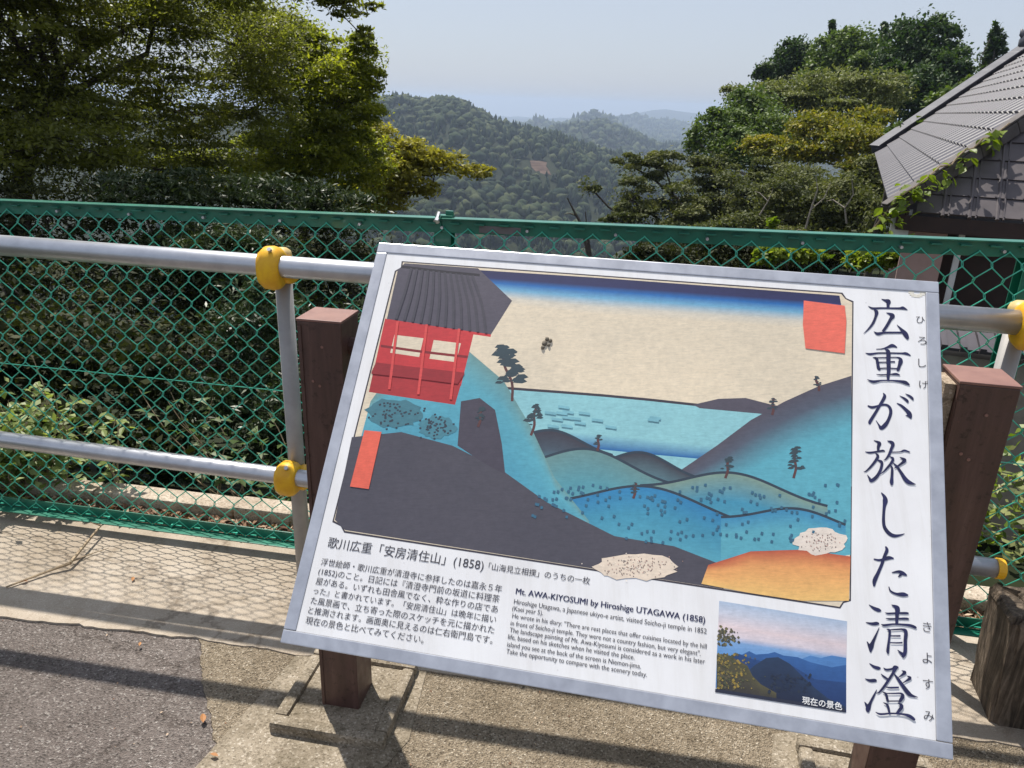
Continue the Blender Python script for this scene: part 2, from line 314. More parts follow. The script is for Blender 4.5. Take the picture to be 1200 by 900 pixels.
# ------------------------------------------------------------------ pipe railing
rail = empty('pipe_railing', fp(0, -.23), 'silver pipe guard railing with yellow clamps in front of the green fence', 'railing')
Lq = lambda s, z: fp(s, -.235, z)
zt = lambda s: 1.068 - .0055 * (s + .8); zb = lambda s: .443 - .0165 * (s + .95)
mb = MB(); mb.tube([Lq(-2.4, zt(-2.4)), Lq(2.6, zt(2.6))], .0295, 24); mb.build('top_pipe', M['pipe'], rail, smooth=True)
mb = MB(); mb.tube([Lq(-2.4, zb(-2.4)), Lq(2.06, zb(2.0))], .0255, 24); mb.build('lower_pipe', M['pipe'], rail, smooth=True)
mb = MB(); mb.tube([Lq(2.045, zb(2.0)), Lq(2.066, zb(2.0))], .0275, 20); mb.build('end_cap', M['yellow'], rail, bevel=.004)
def ring_loft(mb, c, ax, ay, az, prof, n=20):      # prof: list of (offset along ax, ry, rz)
    rings = []
    for t, ry, rz in prof:
        for k in range(n):
            q = 2 * math.pi * k / n; cy = math.copysign(abs(math.cos(q)) ** .8, math.cos(q)); cz = math.copysign(abs(math.sin(q)) ** .8, math.sin(q))
            rings.append(c + ax * t + ay * ry * cy + az * (rz * cz))
    m_ = len(prof); mb.add(rings, [(i * n + k, i * n + (k + 1) % n, (i + 1) * n + (k + 1) % n, (i + 1) * n + k) for i in range(m_ - 1) for k in range(n)] + [tuple(range(n))[::-1], tuple(range((m_ - 1) * n, m_ * n))])
Z3 = np.array([0, 0, 1.])
for s, both in ((.078, True), (1.972, False)):
    P = lambda z: fp(s, -.235 + .062, z)
    mb = MB(); mb.tube([P(-.15), P(zt(s) + .012)], .0243, 18); mb.build('post', M['postpipe'], rail, smooth=True)
    mb = MB(); q = P(zt(s) + .012); ring_loft(mb, q, Z3, FD, FN, [(-.012, .0262, .0262), (.008, .027, .027), (.018, .024, .024), (.026, .014, .014), (.028, .004, .004)], 18); mb.build('post_cap', M['cream'], rail, smooth=True)
    for z, hh in ((zt(s), 1.), (zb(s), .9)):
        if not both and z < .6: continue
        w0 = s + .008
        mb = MB(); c = fp(w0 - .005, -.235, z - .006 * hh); hh_ = hh
        ring_loft(mb, c, FD, FN, Z3, [(-.034, .031, .032), (-.031, .038, .046 * hh_), (-.018, .042, .058 * hh_), (.004, .042, .060 * hh_), (.018, .041, .056 * hh_), (.027, .038, .046 * hh_), (.03, .032, .036)], 22)
        ring_loft(mb, fp(w0 + .006, -.195, z - .018), FD, FN, Z3, [(-.03, .03, .03), (-.024, .04, .036), (.026, .04, .036), (.034, .03, .03)], 18)
        mb.build('clamp', M['yellow'], rail, smooth=True)
        mb = MB(); mb.tube([fp(w0 + .004, -.262, z + .046 * hh), fp(w0 + .004, -.268, z + .052 * hh)], .006, 8); mb.build('clamp_screw', M['pipe'], rail)

# ------------------------------------------------------------------ information board
SO = np.array([-.2657813, 1.4807093, 1.2383037]); SU = np.array([.98089, -.19455, 0.]); SV = np.array([-.1257, -.6338, -.7632]); SV = SV / np.linalg.norm(SV)
SN = np.cross(SV, SU); SN = SN if SN[2] > 0 else -SN; SW, SH = 1.0, .7405
def uv(px, py):
    d = ray(px, py); t = SN @ (SO - C0) / (SN @ d); p = C0 + d * t - SO; return float(p @ SU), float(p @ SV)
def sp(u, v, h=0.): return SO + SU * u + SV * v + SN * h
board = empty('information_board', (.2, 1.45, 0), 'tilted white information board with landscape picture and Japanese writing on two brown posts', 'sign')
def sbox(mb, u0, u1, v0, v1, h0, h1): mb.frame_box(sp(u0, v0, h0), SU, SV, SN, u1 - u0, v1 - v0, h1 - h0)
fw = .021
for u0, u1, v0, v1 in ((0, SW, 0, fw), (0, SW, SH - fw, SH), (0, fw, fw + .0004, SH - fw - .0004), (SW - fw, SW, fw + .0004, SH - fw - .0004)):
    mb = MB(); sbox(mb, u0, u1, v0, v1, -.022, 0); mb.build('frame', M['alu'], board, bevel=.0016)
pm, nt, p = newmat('white_print_panel'); tc = N(nt, 'TexCoord').outputs['Object']
vo = N(nt, 'TexVoronoi', inp={'Scale': 26}); nt.links.new(tc, vo.inputs['Vector'])
speck = ramp(nt, vo.outputs['Distance'], [(.0, (.5, .48, .46)), (.035, (.93, .93, .93)), (.05, (1, 1, 1))])
mott = ramp(nt, noise(nt, 5, 5, .6, tc), [(.35, (.74, .735, .745)), (.65, (.82, .82, .83))])
mp = N(nt, 'Mapping', inp={'Scale': (30, 2.2, 2.2)}); nt.links.new(tc, mp.inputs[0]); stk = ramp(nt, noise(nt, 1.6, 6, .7, mp.outputs[0], .4), [(.3, (.90, .89, .87)), (.55, (1, 1, 1))])
nt.links.new(mixc(nt, .8, mixc(nt, .7, mott, speck, 'MULTIPLY'), stk, 'MULTIPLY'), p.inputs['Base Color']); p.inputs['Roughness'].default_value = .38; p.inputs['Specular IOR Level'].default_value = .5
mb = MB(); sbox(mb, fw + .0003, SW - fw - .0003, fw + .0003, SH - fw - .0003, -.012, -.0016); mb.build('panel', pm, board)
# posts, caps and the steel bars that carry the board
def bpost(x, y, ang, top):
    ax = np.array([math.cos(ang), math.sin(ang), 0]); ay = np.array([-ax[1], ax[0], 0]); b = np.array([x, y, 0.])
    mb = MB(); mb.frame_box(b + np.array([0, 0, -.05]), ax, ay, Z3, .1, .1, top + .05 - .006)
    po = mb.build('post', M['brown'], board, bevel=.002)
    mb = MB(); mb.frame_box(b - ax * .0015 - ay * .0015 + Z3 * (top - .0055), ax, ay, Z3, .103, .103, .0055); mb.build('cap', M['browncap'], po, bevel=.0015)
    mb = MB()
    mb.frame_box(b - ay * .0022 + ax * .002 + Z3 * -.04, ax, ay, Z3, .008, .002, top + .025); mb.build('edge_strip', M['brown'], po, bevel=.0006)
    for zz, xx in ((top - .06, .055), (top - .14, .03), (top - .15, .045)):
        q = b + ax * xx + Z3 * zz; mb = MB(); mb.tube([q - ay * .0015, q + ay * .001], .0032, 8); mb.build('rivet', M['browncap'], po)
    return b, ax, ay
PL = bpost(-.465, 1.581, math.radians(-9.5), 1.053); PR = bpost(.805, 1.305, math.radians(-11.5), 1.056)
mb = MB(); mb.frame_box(PR[0] - PR[1] * .0195 + PR[2] * .012 + Z3 * .62, PR[1], PR[2], Z3, .019, .07, .425); mb.build('sunlit_side_strip', M['sunlit_side'], board, bevel=.001)  # added strip, its pale colour stands for the post's sunlit left face
for zz in (.985, .76):
    a = PL[0] + PL[1] * .1005 + PL[2] * .05 + Z3 * zz; b_ = PR[0] - PR[1] * .02 + PR[2] * .05 + Z3 * zz; mb = MB(); mb.tube([a, b_], .019, 12); mb.build('cross_bar', M['brown'], board)
for u in (.2, .8):
    mb = MB(); a = sp(u, .03, -.024); b_ = sp(u, .70, -.024); mb.tube([a, b_], .012, 8)
    for vv, zz in ((.18, .985), (.42, .76)):
        c = sp(u, vv, -.03); t = PL[0] + (PR[0] - PL[0]) * (u * .77 + .16) + PL[2] * .05 + Z3 * zz; mb.tube([c, t], .012, 8)
    mb.build('bracket', M['brown'], board)
# --- lettering
navy = simple('navy_ink', (.018, .02, .085), (.012, .013, .05), 60, .4, bs=0); ink = simple('grey_ink', (.045, .042, .055), (.035, .033, .045), 60, .5, bs=0)
white = simple('white_ink', (.8, .8, .8), (.75, .75, .75), 60, .5, bs=0)
def cr(P, n=6):
    P = np.array(P, float); out = []; Q = np.vstack([2 * P[0] - P[1], P, 2 * P[-1] - P[-2]])
    for i in range(1, len(Q) - 2):
        for k in range(n):
            t = k / n; a, b, c, d = Q[i - 1], Q[i], Q[i + 1], Q[i + 2]
            out.append(.5 * (2 * b + (c - a) * t + (2 * a - 5 * b + 4 * c - d) * t * t + (3 * b - a - 3 * c + d) * t ** 3))
    out.append(P[-1]); return np.array(out)
def stroke(mb, P, h, toq, n=6):
    P = cr(P, n); P[:, 2] = np.maximum(P[:, 2], 3); t = np.gradient(P[:, :2], axis=0); t /= np.linalg.norm(t, axis=1)[:, None] + 1e-9; nn = np.stack([-t[:, 1], t[:, 0]], 1)
    A = P[:, :2] + nn * P[:, 2:] * .5; B = P[:, :2] - nn * P[:, 2:] * .5
    vs = []
    for a, b in zip(A, B): vs += [sp(*toq(*a), h), sp(*toq(*b), h)]
    mb.add(vs, [(2 * i, 2 * i + 1, 2 * i + 3, 2 * i + 2) for i in range(len(P) - 1)])
CH = [(16.08, 346, [[(405,65,10),(470,90,45),(535,115,90),(530,170,62),(530,235,55)], [(155,198,8),(240,240,40),(400,235,32),(600,238,32),(750,240,40),(810,235,60),(895,268,12)],
 [(265,265,20),(310,310,75),(295,400,50),(245,520,48),(170,620,35),(70,718,8)], [(495,325,10),(560,345,45),(612,385,90),(575,450,60),(500,580,55),(430,680,50)],
 [(260,680,8),(335,720,55),(450,700,38),(600,697,35),(800,697,35)], [(695,550,8),(780,640,50),(850,720,90),(890,790,70),(890,830,20)]]),
 (16.08, 400, [[(305,142,14),(420,135,20),(520,105,40),(610,75,65),(700,108,18)], [(105,215,10),(195,235,42),(350,215,28),(600,215,28),(780,220,30),(870,225,50),(955,262,20)],
 [(240,295,8),(310,320,50),(335,420,60),(350,500,60),(380,540,25)], [(300,305,20),(500,300,20),(700,297,22),(760,330,60),(765,380,85),(740,460,60),(718,530,60),(718,558,20)],
 [(340,390,24),(500,388,20),(600,380,26),(660,380,26)], [(370,505,24),(520,500,22),(700,510,24)], [(470,140,15),(530,190,75),(535,350,80),(540,550,72),(530,650,60),(530,735,40)],
 [(310,618,10),(400,628,26),(560,620,22),(680,612,42),(755,635,16)], [(135,715,8),(250,755,50),(400,735,28),(600,735,28),(760,750,45),(860,775,65),(935,820,25)]]),
 (16.08, 454, [[(145,340,25),(230,370,48),(340,345,38),(450,320,40),(530,340,45),(575,410,60),(575,500,60),(530,620,60),(470,710,80),(400,760,70),(355,700,30),(300,615,8)],
 [(440,100,15),(465,160,60),(430,240,60),(370,340,55),(300,460,55),(225,580,60),(185,650,60),(185,690,30)], [(695,292,15),(780,340,45),(880,430,65),(935,500,85),(955,560,50),(955,588,15)],
 [(860,525,12),(900,530,30),(940,550,40)], [(745,152,8),(830,200,40),(890,250,50),(905,285,25)], [(855,115,8),(930,155,40),(985,200,45),(1005,235,20)]]),
 (15, 512, [[(245,58,10),(310,85,40),(340,115,70),(322,180,52),(322,250,40)], [(90,258,10),(180,272,36),(300,255,30),(400,238,36),(440,250,15)], [(275,280,15),(315,335,50),(270,420,48),(190,520,40),(110,595,25),(65,610,8)],
 [(300,400,15),(370,430,50),(385,480,50),(355,590,50),(290,700,60),(200,765,60),(165,720,36),(128,662,8)], [(480,65,10),(550,90,55),(580,130,60),(545,220,50),(510,310,45),(460,380,30),(415,410,8)],
 [(550,265,20),(700,260,20),(780,235,35),(880,265,18)], [(520,340,10),(580,380,45),(545,460,45),(470,550,38),(400,620,22),(345,655,8)], [(545,500,20),(565,560,42),(560,700,50),(555,790,65),(557,845,30)],
 [(700,355,10),(760,385,45),(785,415,60),(720,470,40),(650,520,30),(600,550,10)], [(580,450,12),(650,520,40),(720,620,50),(790,730,70),(860,795,70),(980,832,10)]]),
 (15, 574, [[(375,45,15),(430,120,60),(445,190,90),(430,280,60),(418,400,50),(415,550,55),(435,660,60),(510,760,65),(600,805,60),(700,795,35),(785,768,10)]]),
 (13.63, 636, [[(220,258,20),(300,275,34),(380,265,45),(460,240,60),(540,248,20)], [(410,55,20),(430,120,55),(390,220,50),(350,340,50),(290,480,55),(235,600,68),(225,695,30)],
 [(510,475,15),(620,460,45),(690,490,60),(750,520,20)], [(610,545,10),(640,520,40),(670,490,40)], [(460,700,15),(490,770,28),(580,815,38),(690,825,68),(770,838,25)]]),
 (12.86, 704, [[(135,58,8),(210,110,45),(280,140,55),(320,150,20)], [(88,325,8),(180,345,42),(250,342,52),(290,342,20)], [(290,402,8),(240,520,30),(195,620,50),(165,700,75),(160,775,20)], [(105,612,8),(135,670,40),(160,720,50)],
 [(380,180,10),(430,190,26),(550,185,26),(690,185,34),(735,188,20)], [(390,265,10),(450,272,26),(550,270,24),(690,268,34),(738,275,20)], [(475,60,10),(545,95,60),(565,130,75),(558,220,55),(552,350,40)],
 [(320,355,10),(370,368,34),(500,352,26),(650,358,30),(760,372,40),(830,400,40),(850,415,20)], [(400,425,10),(445,450,38),(440,560,34),(425,680,40),(418,760,44),(425,798,20)],
 [(430,440,18),(560,432,24),(640,430,30),(690,465,55),(682,600,52),(680,760,56),(655,830,56),(655,858,15)], [(565,740,8),(620,790,40),(660,820,50)], [(460,530,20),(610,530,26)], [(455,632,18),(560,635,22),(640,632,26)]]),
 (12.17, 774, [[(135,40,8),(200,88,40),(260,108,48),(295,110,20)], [(72,260,8),(140,285,40),(210,285,48),(240,290,20)], [(240,415,8),(200,500,30),(150,600,40),(115,690,70),(122,740,20)], [(65,590,8),(95,640,40),(115,690,40)],
 [(335,105,10),(380,130,30),(460,118,28),(500,95,50),(550,100,20)], [(515,90,60),(470,180,40),(400,290,38),(330,390,36),(270,455,24),(235,468,8)], [(298,190,8),(350,235,28),(395,265,26)],
 [(485,185,12),(540,260,38),(610,360,50),(690,465,60),(740,500,40),(825,525,8)], [(595,142,8),(640,170,45),(600,205,30),(550,240,12)], [(670,218,8),(715,250,42),(660,290,26),(610,322,10)], [(370,378,12),(430,388,26),(555,385,26)],
 [(320,445,8),(370,480,34),(390,560,36),(405,592,15)], [(360,470,14),(480,470,20),(580,470,26),(610,505,50),(585,555,50),(555,595,30)], [(400,580,18),(560,578,18)], [(330,600,8),(385,630,32),(410,700,34),(420,750,25)],
 [(540,600,12),(595,650,48),(560,710,46),(520,755,30)], [(220,735,8),(290,765,30),(450,755,24),(600,765,28),(700,790,44),(765,835,40),(785,850,15)]])]
for sc, y0, st in CH:
    mb = MB()
    for i, P in enumerate(st): stroke(mb, P, -.0011 + i * .00005, lambda x, y: uv(1008 + x / sc, y0 + y / sc))
    mb.build('brush_character', navy, board)
def text(body, L, Rr, mat, name='lettering', h=-.0010, bold=0., spread=False, hs=1.0):
    u0, v0 = uv(*L); u1, v1 = uv(*Rr); vv = (v0 + v1) / 2
    c = bpy.data.curves.new('t', 'FONT'); c.body = body; c.size = 1; c.offset = bold; c.resolution_u = 3
    o = bpy.data.objects.new('t', c); COL.objects.link(o); dg = bpy.context.evaluated_depsgraph_get(); me = bpy.data.meshes.new_from_object(o.evaluated_get(dg)); bpy.data.objects.remove(o); bpy.data.curves.remove(c)
    n = len(me.vertices); co = np.empty(n * 3); me.vertices.foreach_get('co', co); co = co.reshape(-1, 3); x0, x1 = co[:, 0].min(), co[:, 0].max(); k = (u1 - u0) / (x1 - x0)
    P = SO + SU * (u0 + (co[:, :1] - x0) * k) + SV * (vv - co[:, 1:2] * k * hs) + SN * h
    me.vertices.foreach_set('co', P.ravel()); me.name = name; me.update(); me.materials.clear(); me.materials.append(mat); return link(name, me, None, board)
text('歌川広重「安房清住山」(1858)', (383, 641), (566, 667), ink)
text('「山海見立相撲」のうちの一枚', (572, 667), (691, 684), ink)
for b_, L, Rr in (('浮世絵師・歌川広重が清澄寺に参拝したのは嘉永５年', (375, 663), (588, 692)), ('(1852)のこと。日記には『清澄寺門前の坂道に料理茶', (372, 674), (585, 704)), ('屋がある。いずれも田舎風でなく、粋な作りの店であ', (369, 685.5), (583, 716)),
    ('った』と書かれています。「安房清住山」は晩年に描い', (366, 697), (581, 727.5)), ('た風景画で、立ち寄った際のスケッチを元に描かれた', (363, 708.5), (579, 740)), ('と推測されます。画面奥に見えるのは仁右衛門島です。', (360, 720), (577, 752)), ('現在の景色と比べてみてください。', (357, 731.5), (496, 752))):
    text(b_, L, Rr, ink)
text('Mt. AWA-KIYOSUMI by Hiroshige UTAGAWA (1858)', (604, 695.6), (826, 730), navy)
text('Mt. AWA-KIYOSUMI by Hiroshige UTAGAWA (1858)', (604.35, 695.7), (826.35, 730.1), navy, h=-.00096)
for b_, L, Rr in (('Hiroshige Utagawa, a Japanese ukiyo-e artist, visited Seicho-ji temple in 1852', (602, 707), (828, 743)), ('(Kaei year 5).', (600, 715), (636, 721)), ('He wrote in his diary: "There are rest places that offer cuisines located by the hill', (600, 723.5), (828, 760.6)),
    ('in front of Seicho-ji temple. They were not a country fashion, but very elegant".', (598, 732), (821, 769)), ('The landscape painting of Mt. Awa-Kiyosumi is considered as a work in his later', (597, 740), (826, 778.6)), ('life, based on his sketches when he visited the place.', (595, 748.5), (743.4, 773)),
    ('island you see at the back of the screen is Niemon-jima.', (594, 757), (751, 784)), ('Take the opportunity to compare with the scenery today.', (593, 765), (758, 794))):
    text(b_, L, Rr, ink, hs=1.12, bold=0.)
for ch, x, y, s in (('ひ', 1079, 373, 10), ('ろ', 1081, 398, 10), ('し', 1081, 425, 9), ('げ', 1083, 449, 11), ('き', 1087, 735, 10), ('よ', 1087, 771, 11), ('す', 1088, 801, 12), ('み', 1089, 838, 12)):
    text(ch, (x - s * .5, y + s * .5), (x + s * .5, y + s * .5), ink, 'small_character', bold=-.005)
# --- framed landscape picture (a plain stand-in of flat printed colour shapes)
art, nt, p = newmat('printed_colours'); a = N(nt, 'Attribute', attribute_name='ink'); tc = N(nt, 'TexCoord').outputs['Object']
grain = ramp(nt, noise(nt, 90, 5, .7, tc), [(.3, (.88, .88, .88)), (.7, (1.04, 1.04, 1.04))]); mp = N(nt, 'Mapping', inp={'Scale': (14, 160, 160), 'Rotation': (0, 0, .2)}); nt.links.new(tc, mp.inputs[0])
wood = ramp(nt, noise(nt, 2.2, 6, .7, mp.outputs[0], .8), [(.3, (.86, .87, .88)), (.6, (1.05, 1.04, 1.03))]); fade = ramp(nt, noise(nt, 6, 4, .6, tc), [(.3, (.9, .91, .92)), (.7, (1.06, 1.05, 1.03))])
nt.links.new(mixc(nt, 1., mixc(nt, 1., mixc(nt, 1., a.outputs['Color'], grain, 'MULTIPLY'), wood, 'MULTIPLY'), fade, 'MULTIPLY'), p.inputs['Base Color']); p.inputs['Roughness'].default_value = .42
class Art:
    def __init__(s): s.mb = MB(); s.c = []; s.h = -.0014; s.dh = 1.2e-6
    def poly(s, pts, col, col2=None, axis=None):       # col2: colour at the far end of axis ((x,y),(x,y))
        vs = [sp(*uv(x, y), s.h) for x, y in pts]; s.mb.add(vs, [tuple(range(len(vs)))]); s.h += s.dh
        for x, y in pts:
            if col2 is None: s.c.append(col)
            else:
                (ax, ay), (bx, by) = axis; t = ((x - ax) * (bx - ax) + (y - ay) * (by - ay)) / ((bx - ax) ** 2 + (by - ay) ** 2); t = min(1, max(0, t)); s.c.append(tuple(a + (b - a) * t for a, b in zip(col, col2)))
    def strip(s, top, bot, cols):                      # top/bot polylines with the same count, cols = [(t, col)...]
        for (t0, c0), (t1, c1) in zip(cols[:-1], cols[1:]):
            for (a, b), (c, d) in zip(zip(top[:-1], top[1:]), zip(bot[:-1], bot[1:])):
                L = lambda p, q, t: (p[0] + (q[0] - p[0]) * t, p[1] + (q[1] - p[1]) * t)
                vs = [sp(*uv(*q), s.h) for q in (L(a, c, t0), L(b, d, t0), L(b, d, t1), L(a, c, t1))]; s.mb.add(vs, [(0, 1, 2, 3)]); s.c += [c0, c0, c1, c1]
        s.h += s.dh
    def line(s, pts, wd, col):
        k = len(s.mb.v); stroke(s.mb, [(x, y, wd * 1.0) for x, y in pts] if len(pts[0]) == 2 else pts, s.h, uv, 4); s.c += [col] * (len(s.mb.v) - k); s.h += 1e-6
    def build(s, name):
        me = bpy.data.meshes.new(name); me.from_pydata(s.mb.v, [], s.mb.f); at = me.color_attributes.new('ink', 'FLOAT_COLOR', 'POINT'); at.data.foreach_set('color', [q for c in s.c for q in (*c, 1.)]); me.update()
        bm = bmesh.new(); bm.from_mesh(me); bmesh.ops.triangulate(bm, faces=[f for f in bm.faces if len(f.verts) > 4]); bm.to_mesh(me); bm.free()
        me.materials.append(art); return link(name, me, None, board)
def stroke_min(P): return P
A = Art(); cream = sg(222, 208, 184); teal = sg(92, 166, 184); teal2 = sg(66, 142, 172); gry = sg(84, 80, 92); sea = sg(140, 194, 202); red = sg(196, 58, 62); dk = sg(60, 56, 66); blk = sg(44, 42, 50)
out = [(472, 307), (986, 344), (991, 350), (999, 354), (996, 702), (988, 705), (984, 711), (404, 622), (400, 615), (391, 610), (464, 318), (471, 314)]
A.poly([(470.5, 305.5), (987.5, 342.5), (992, 349), (1000.5, 352.5), (997.5, 704), (989, 706.5), (985, 713), (403, 624), (399, 616.5), (389, 611.5), (462.5, 317), (469.5, 313)], dk)
A.poly(out, cream)
A.strip([(560, 316), (700, 325), (850, 336), (984, 346)], [(590, 356), (700, 368), (850, 378), (992, 388)], [(0, sg(44, 46, 84)), (.22, sg(44, 48, 92)), (.36, sg(34, 104, 172)), (.55, sg(112, 168, 200)), (.8, sg(208, 202, 188)), (1, cream)])
A.poly([(560, 452), (700, 462), (998, 496), (998, 570), (760, 570), (560, 560)], sea)
A.line([(560, 452), (760, 468), (998, 496)], 1.1, dk)
A.poly([(812, 474), (842, 467), (874, 466), (905, 474), (940, 480), (940, 489), (820, 478)], gry)
A.strip([(640, 520), (760, 532), (850, 540)], [(640, 503), (760, 514), (850, 524)], [(0, sg(30, 96, 160)), (1, sea)])
# right slope, grey crest fading to teal
A.strip([(790, 556), (840, 522), (880, 492), (920, 470), (960, 452), (998, 440)], [(790, 590), (850, 566), (900, 540), (930, 526), (960, 512), (998, 500)], [(0, gry), (.35, sg(84, 92, 108)), (1, teal)])
A.poly([(790, 588), (850, 565), (900, 539), (930, 525), (960, 511), (998, 499), (997, 650), (860, 668), (780, 630)], teal)
# rounded middle hills, far to near
rr = random.Random(5)
def hill(cx, cy, w_, h_, base, c0, c1):
    top = [(cx + w_ * (t - .5) * 2, cy - h_ * math.exp(-((t - .5) * 4.2) ** 2 / 2) + (t - .5) * w_ * .22) for t in [i / 16 for i in range(17)]]; top = [q for q in top if q[0] < 996.5]
    A.strip(top, [(x, base + (x - cx) * .12) for x, y in top], [(0, c0), (.35, c1), (1, teal)]); A.line(top, .8, sg(50, 64, 78))
hill(648, 528, 70, 24, 570, dk, sg(70, 84, 98)); hill(752, 556, 70, 26, 590, dk, sg(84, 110, 120))
hill(690, 560, 100, 34, 640, sg(104, 140, 140), sg(86, 150, 164)); hill(860, 584, 110, 30, 650, sg(126, 150, 136), teal2)
hill(760, 606, 130, 36, 662, sg(48, 126, 176), teal2); hill(935, 618, 90, 22, 670, sg(60, 134, 176), teal)
# left hillside and the dark ground in front
A.strip([(434, 470), (470, 420), (510, 404), (550, 412), (590, 446), (622, 500), (650, 560), (690, 610)], [(410, 560), (450, 570), (490, 580), (530, 590), (580, 610), (620, 630), (660, 650), (700, 660)], [(0, sg(110, 150, 150)), (.2, teal), (1, teal2)])
A.poly([(412, 512), (470, 506), (530, 522), (590, 552), (640, 588), (720, 628), (790, 640), (852, 664), (848, 690), (404, 621), (392, 609)], sg(78, 76, 86))
A.poly([(540, 470), (562, 466), (580, 480), (588, 520), (592, 556), (566, 542), (536, 522)], sg(74, 70, 82))
# plain red hut with a grey pitched roof
A.poly([(451, 373), (556, 386), (540, 452), (437, 437)], red); A.poly([(462, 392), (496, 396), (491, 418), (457, 413)], cream); A.poly([(508, 398), (540, 402), (534, 424), (503, 420)], cream)
A.line([(446, 405), (496, 412), (548, 418)], 1.4, sg(130, 40, 46)); A.poly([(437, 436), (540, 450), (533, 474), (432, 459)], sg(170, 52, 56))
A.poly([(466, 316), (474, 308), (560, 314), (600, 352), (575, 392), (453, 374)], gry); A.line([(470, 312), (520, 318), (562, 322)], 1.4, blk); A.line([(454, 375), (500, 382), (575, 393)], 2.2, red)
def pine(x, y, s, lean=.3):
    A.line([(x, y), (x + s * lean * .35 + s * .05, y - s * .35), (x + s * lean * .75 - s * .04, y - s * .7), (x + s * lean, y - s)], max(.9, s * .05), sg(92, 60, 60))
    for k in range(int(8 + s * .5)):
        t = rr.uniform(.35, 1.05); sd = rr.choice((-1, 1)); cx = x + s * lean * t + sd * rr.uniform(.02, .34) * s * (1.25 - t); cy = y - s * t + rr.uniform(-.02, .03) * s; wd = s * rr.uniform(.07, .16)
        A.poly([(cx - wd, cy + wd * .18), (cx - wd * .5, cy - wd * .35), (cx + wd * .4, cy - wd * .4), (cx + wd, cy + wd * .05), (cx + wd * .3, cy + wd * .3), (cx - wd * .4, cy + wd * .25)], sg(56, 72, 80))
for q in ((600, 470, 62, -.15), (622, 510, 34, .2), (700, 528, 18, .1), (742, 584, 18, .2), (905, 486, 20, .1), (960, 458, 17, -.2), (850, 560, 24, .2), (930, 560, 34, .1), (560, 500, 22, .2)): pine(*q)
rr = random.Random(5)
def cloudy(cx, cy, w_, h_, col, k=14):
    pts = [(cx + w_ * math.cos(a) * (1 + .14 * rr.uniform(-1, 1)), cy + h_ * math.sin(a) * (1 + .14 * rr.uniform(-1, 1))) for a in (2 * math.pi * i / (k * 2) for i in range(k * 2))]; A.poly(pts, col)
cloudy(462, 484, 32, 17, sg(70, 120, 134)); cloudy(512, 500, 22, 13, sg(74, 130, 146))
for k in range(110):
    x, y = (rr.gauss(512, 9), rr.gauss(500, 6)) if k % 2 else (rr.gauss(462, 14), rr.gauss(484, 8)); A.poly([(x - 1.4, y - .6), (x + 1, y - 1.2), (x + 1.5, y + .6), (x - .8, y + 1.2)], sg(52, 62, 74))
A.strip([(830, 662), (880, 646), (940, 644), (997, 652)], [(822, 684), (880, 695), (940, 704), (995, 704)], [(0, sg(186, 90, 66)), (.35, sg(226, 160, 100)), (1, sg(232, 188, 116))])
cloudy(745, 664, 50, 15, sg(224, 208, 190)); cloudy(962, 634, 30, 16, sg(226, 214, 202))
for cx, cy, nb in ():
    for k in range(nb):
        x = cx + rr.uniform(-36 if nb > 20 else -20, 36 if nb > 20 else 20); y = cy + rr.uniform(-7, 5); A.line([(x, y + 3), (x + rr.uniform(-2, 2), y), (x + rr.uniform(-3, 3), y - 3)], .7, sg(96, 78, 76))
for k in range(170):
    x = rr.uniform(620, 990); y = 575 + 60 * rr.random() ** 1.3 + 6 * math.sin(x / 23)
    if y > 610 and x < 720: continue
    A.line([(x, y), (x + .5, y - 1.5), (x + rr.uniform(.4, 1.4), y - 3.2)], .55, sg(58, 104, 130))
for k in range(240):
    cx, cy, a_, b_ = ((745, 664, 42, 12), (962, 634, 24, 12))[k % 3 == 0]; x, y = cx + rr.gauss(0, .45) * a_, cy + rr.gauss(0, .5) * b_; x = min(x, 990)
    A.poly([(x - .8, y), (x, y - .8), (x + .8, y), (x, y + .8)], rr.choice([sg(150, 122, 112), sg(196, 160, 150), sg(120, 104, 100), sg(238, 226, 212)]))
for k in range(9):
    y = 424 + k * 1.3; A.line([(440 - k * .6, y + 2), (490, y + 8), (544 - k * .9, y + 14)], .45, sg(150, 44, 50))
for x, y0, y1 in ((466, 376, 456), (500, 380, 462), (538, 385, 468)): A.line([(x, y0), (x - 5, (y0 + y1) / 2), (x - 10, y1)], 3, sg(214, 78, 76))
for k in range(12): A.line([(482 + k * 6.5, 314 + k * .8), (474 + k * 8.2, 344 + k * 1.0), (464 + k * 9.6, 374 + k * 1.5)], .45, sg(72, 70, 80))
for k in range(60):
    x = rr.uniform(560, 985); y = rr.uniform(455, 520); A.line([(x, y), (x + 6, y + .8), (x + 13, y + 1.8)], .5, sg(120, 176, 190)) if 605 < x < 800 and y > 470 + (x - 600) * .08 and y < 500 else None
# plain red blocks, no writing
A.poly([(942, 352), (990, 358), (992, 376), (990, 414), (944, 408), (941, 380)], sg(232, 112, 94)); A.poly([(427, 504), (447, 506), (432, 573), (410, 570)], sg(228, 104, 84))
A.build('printed_picture')
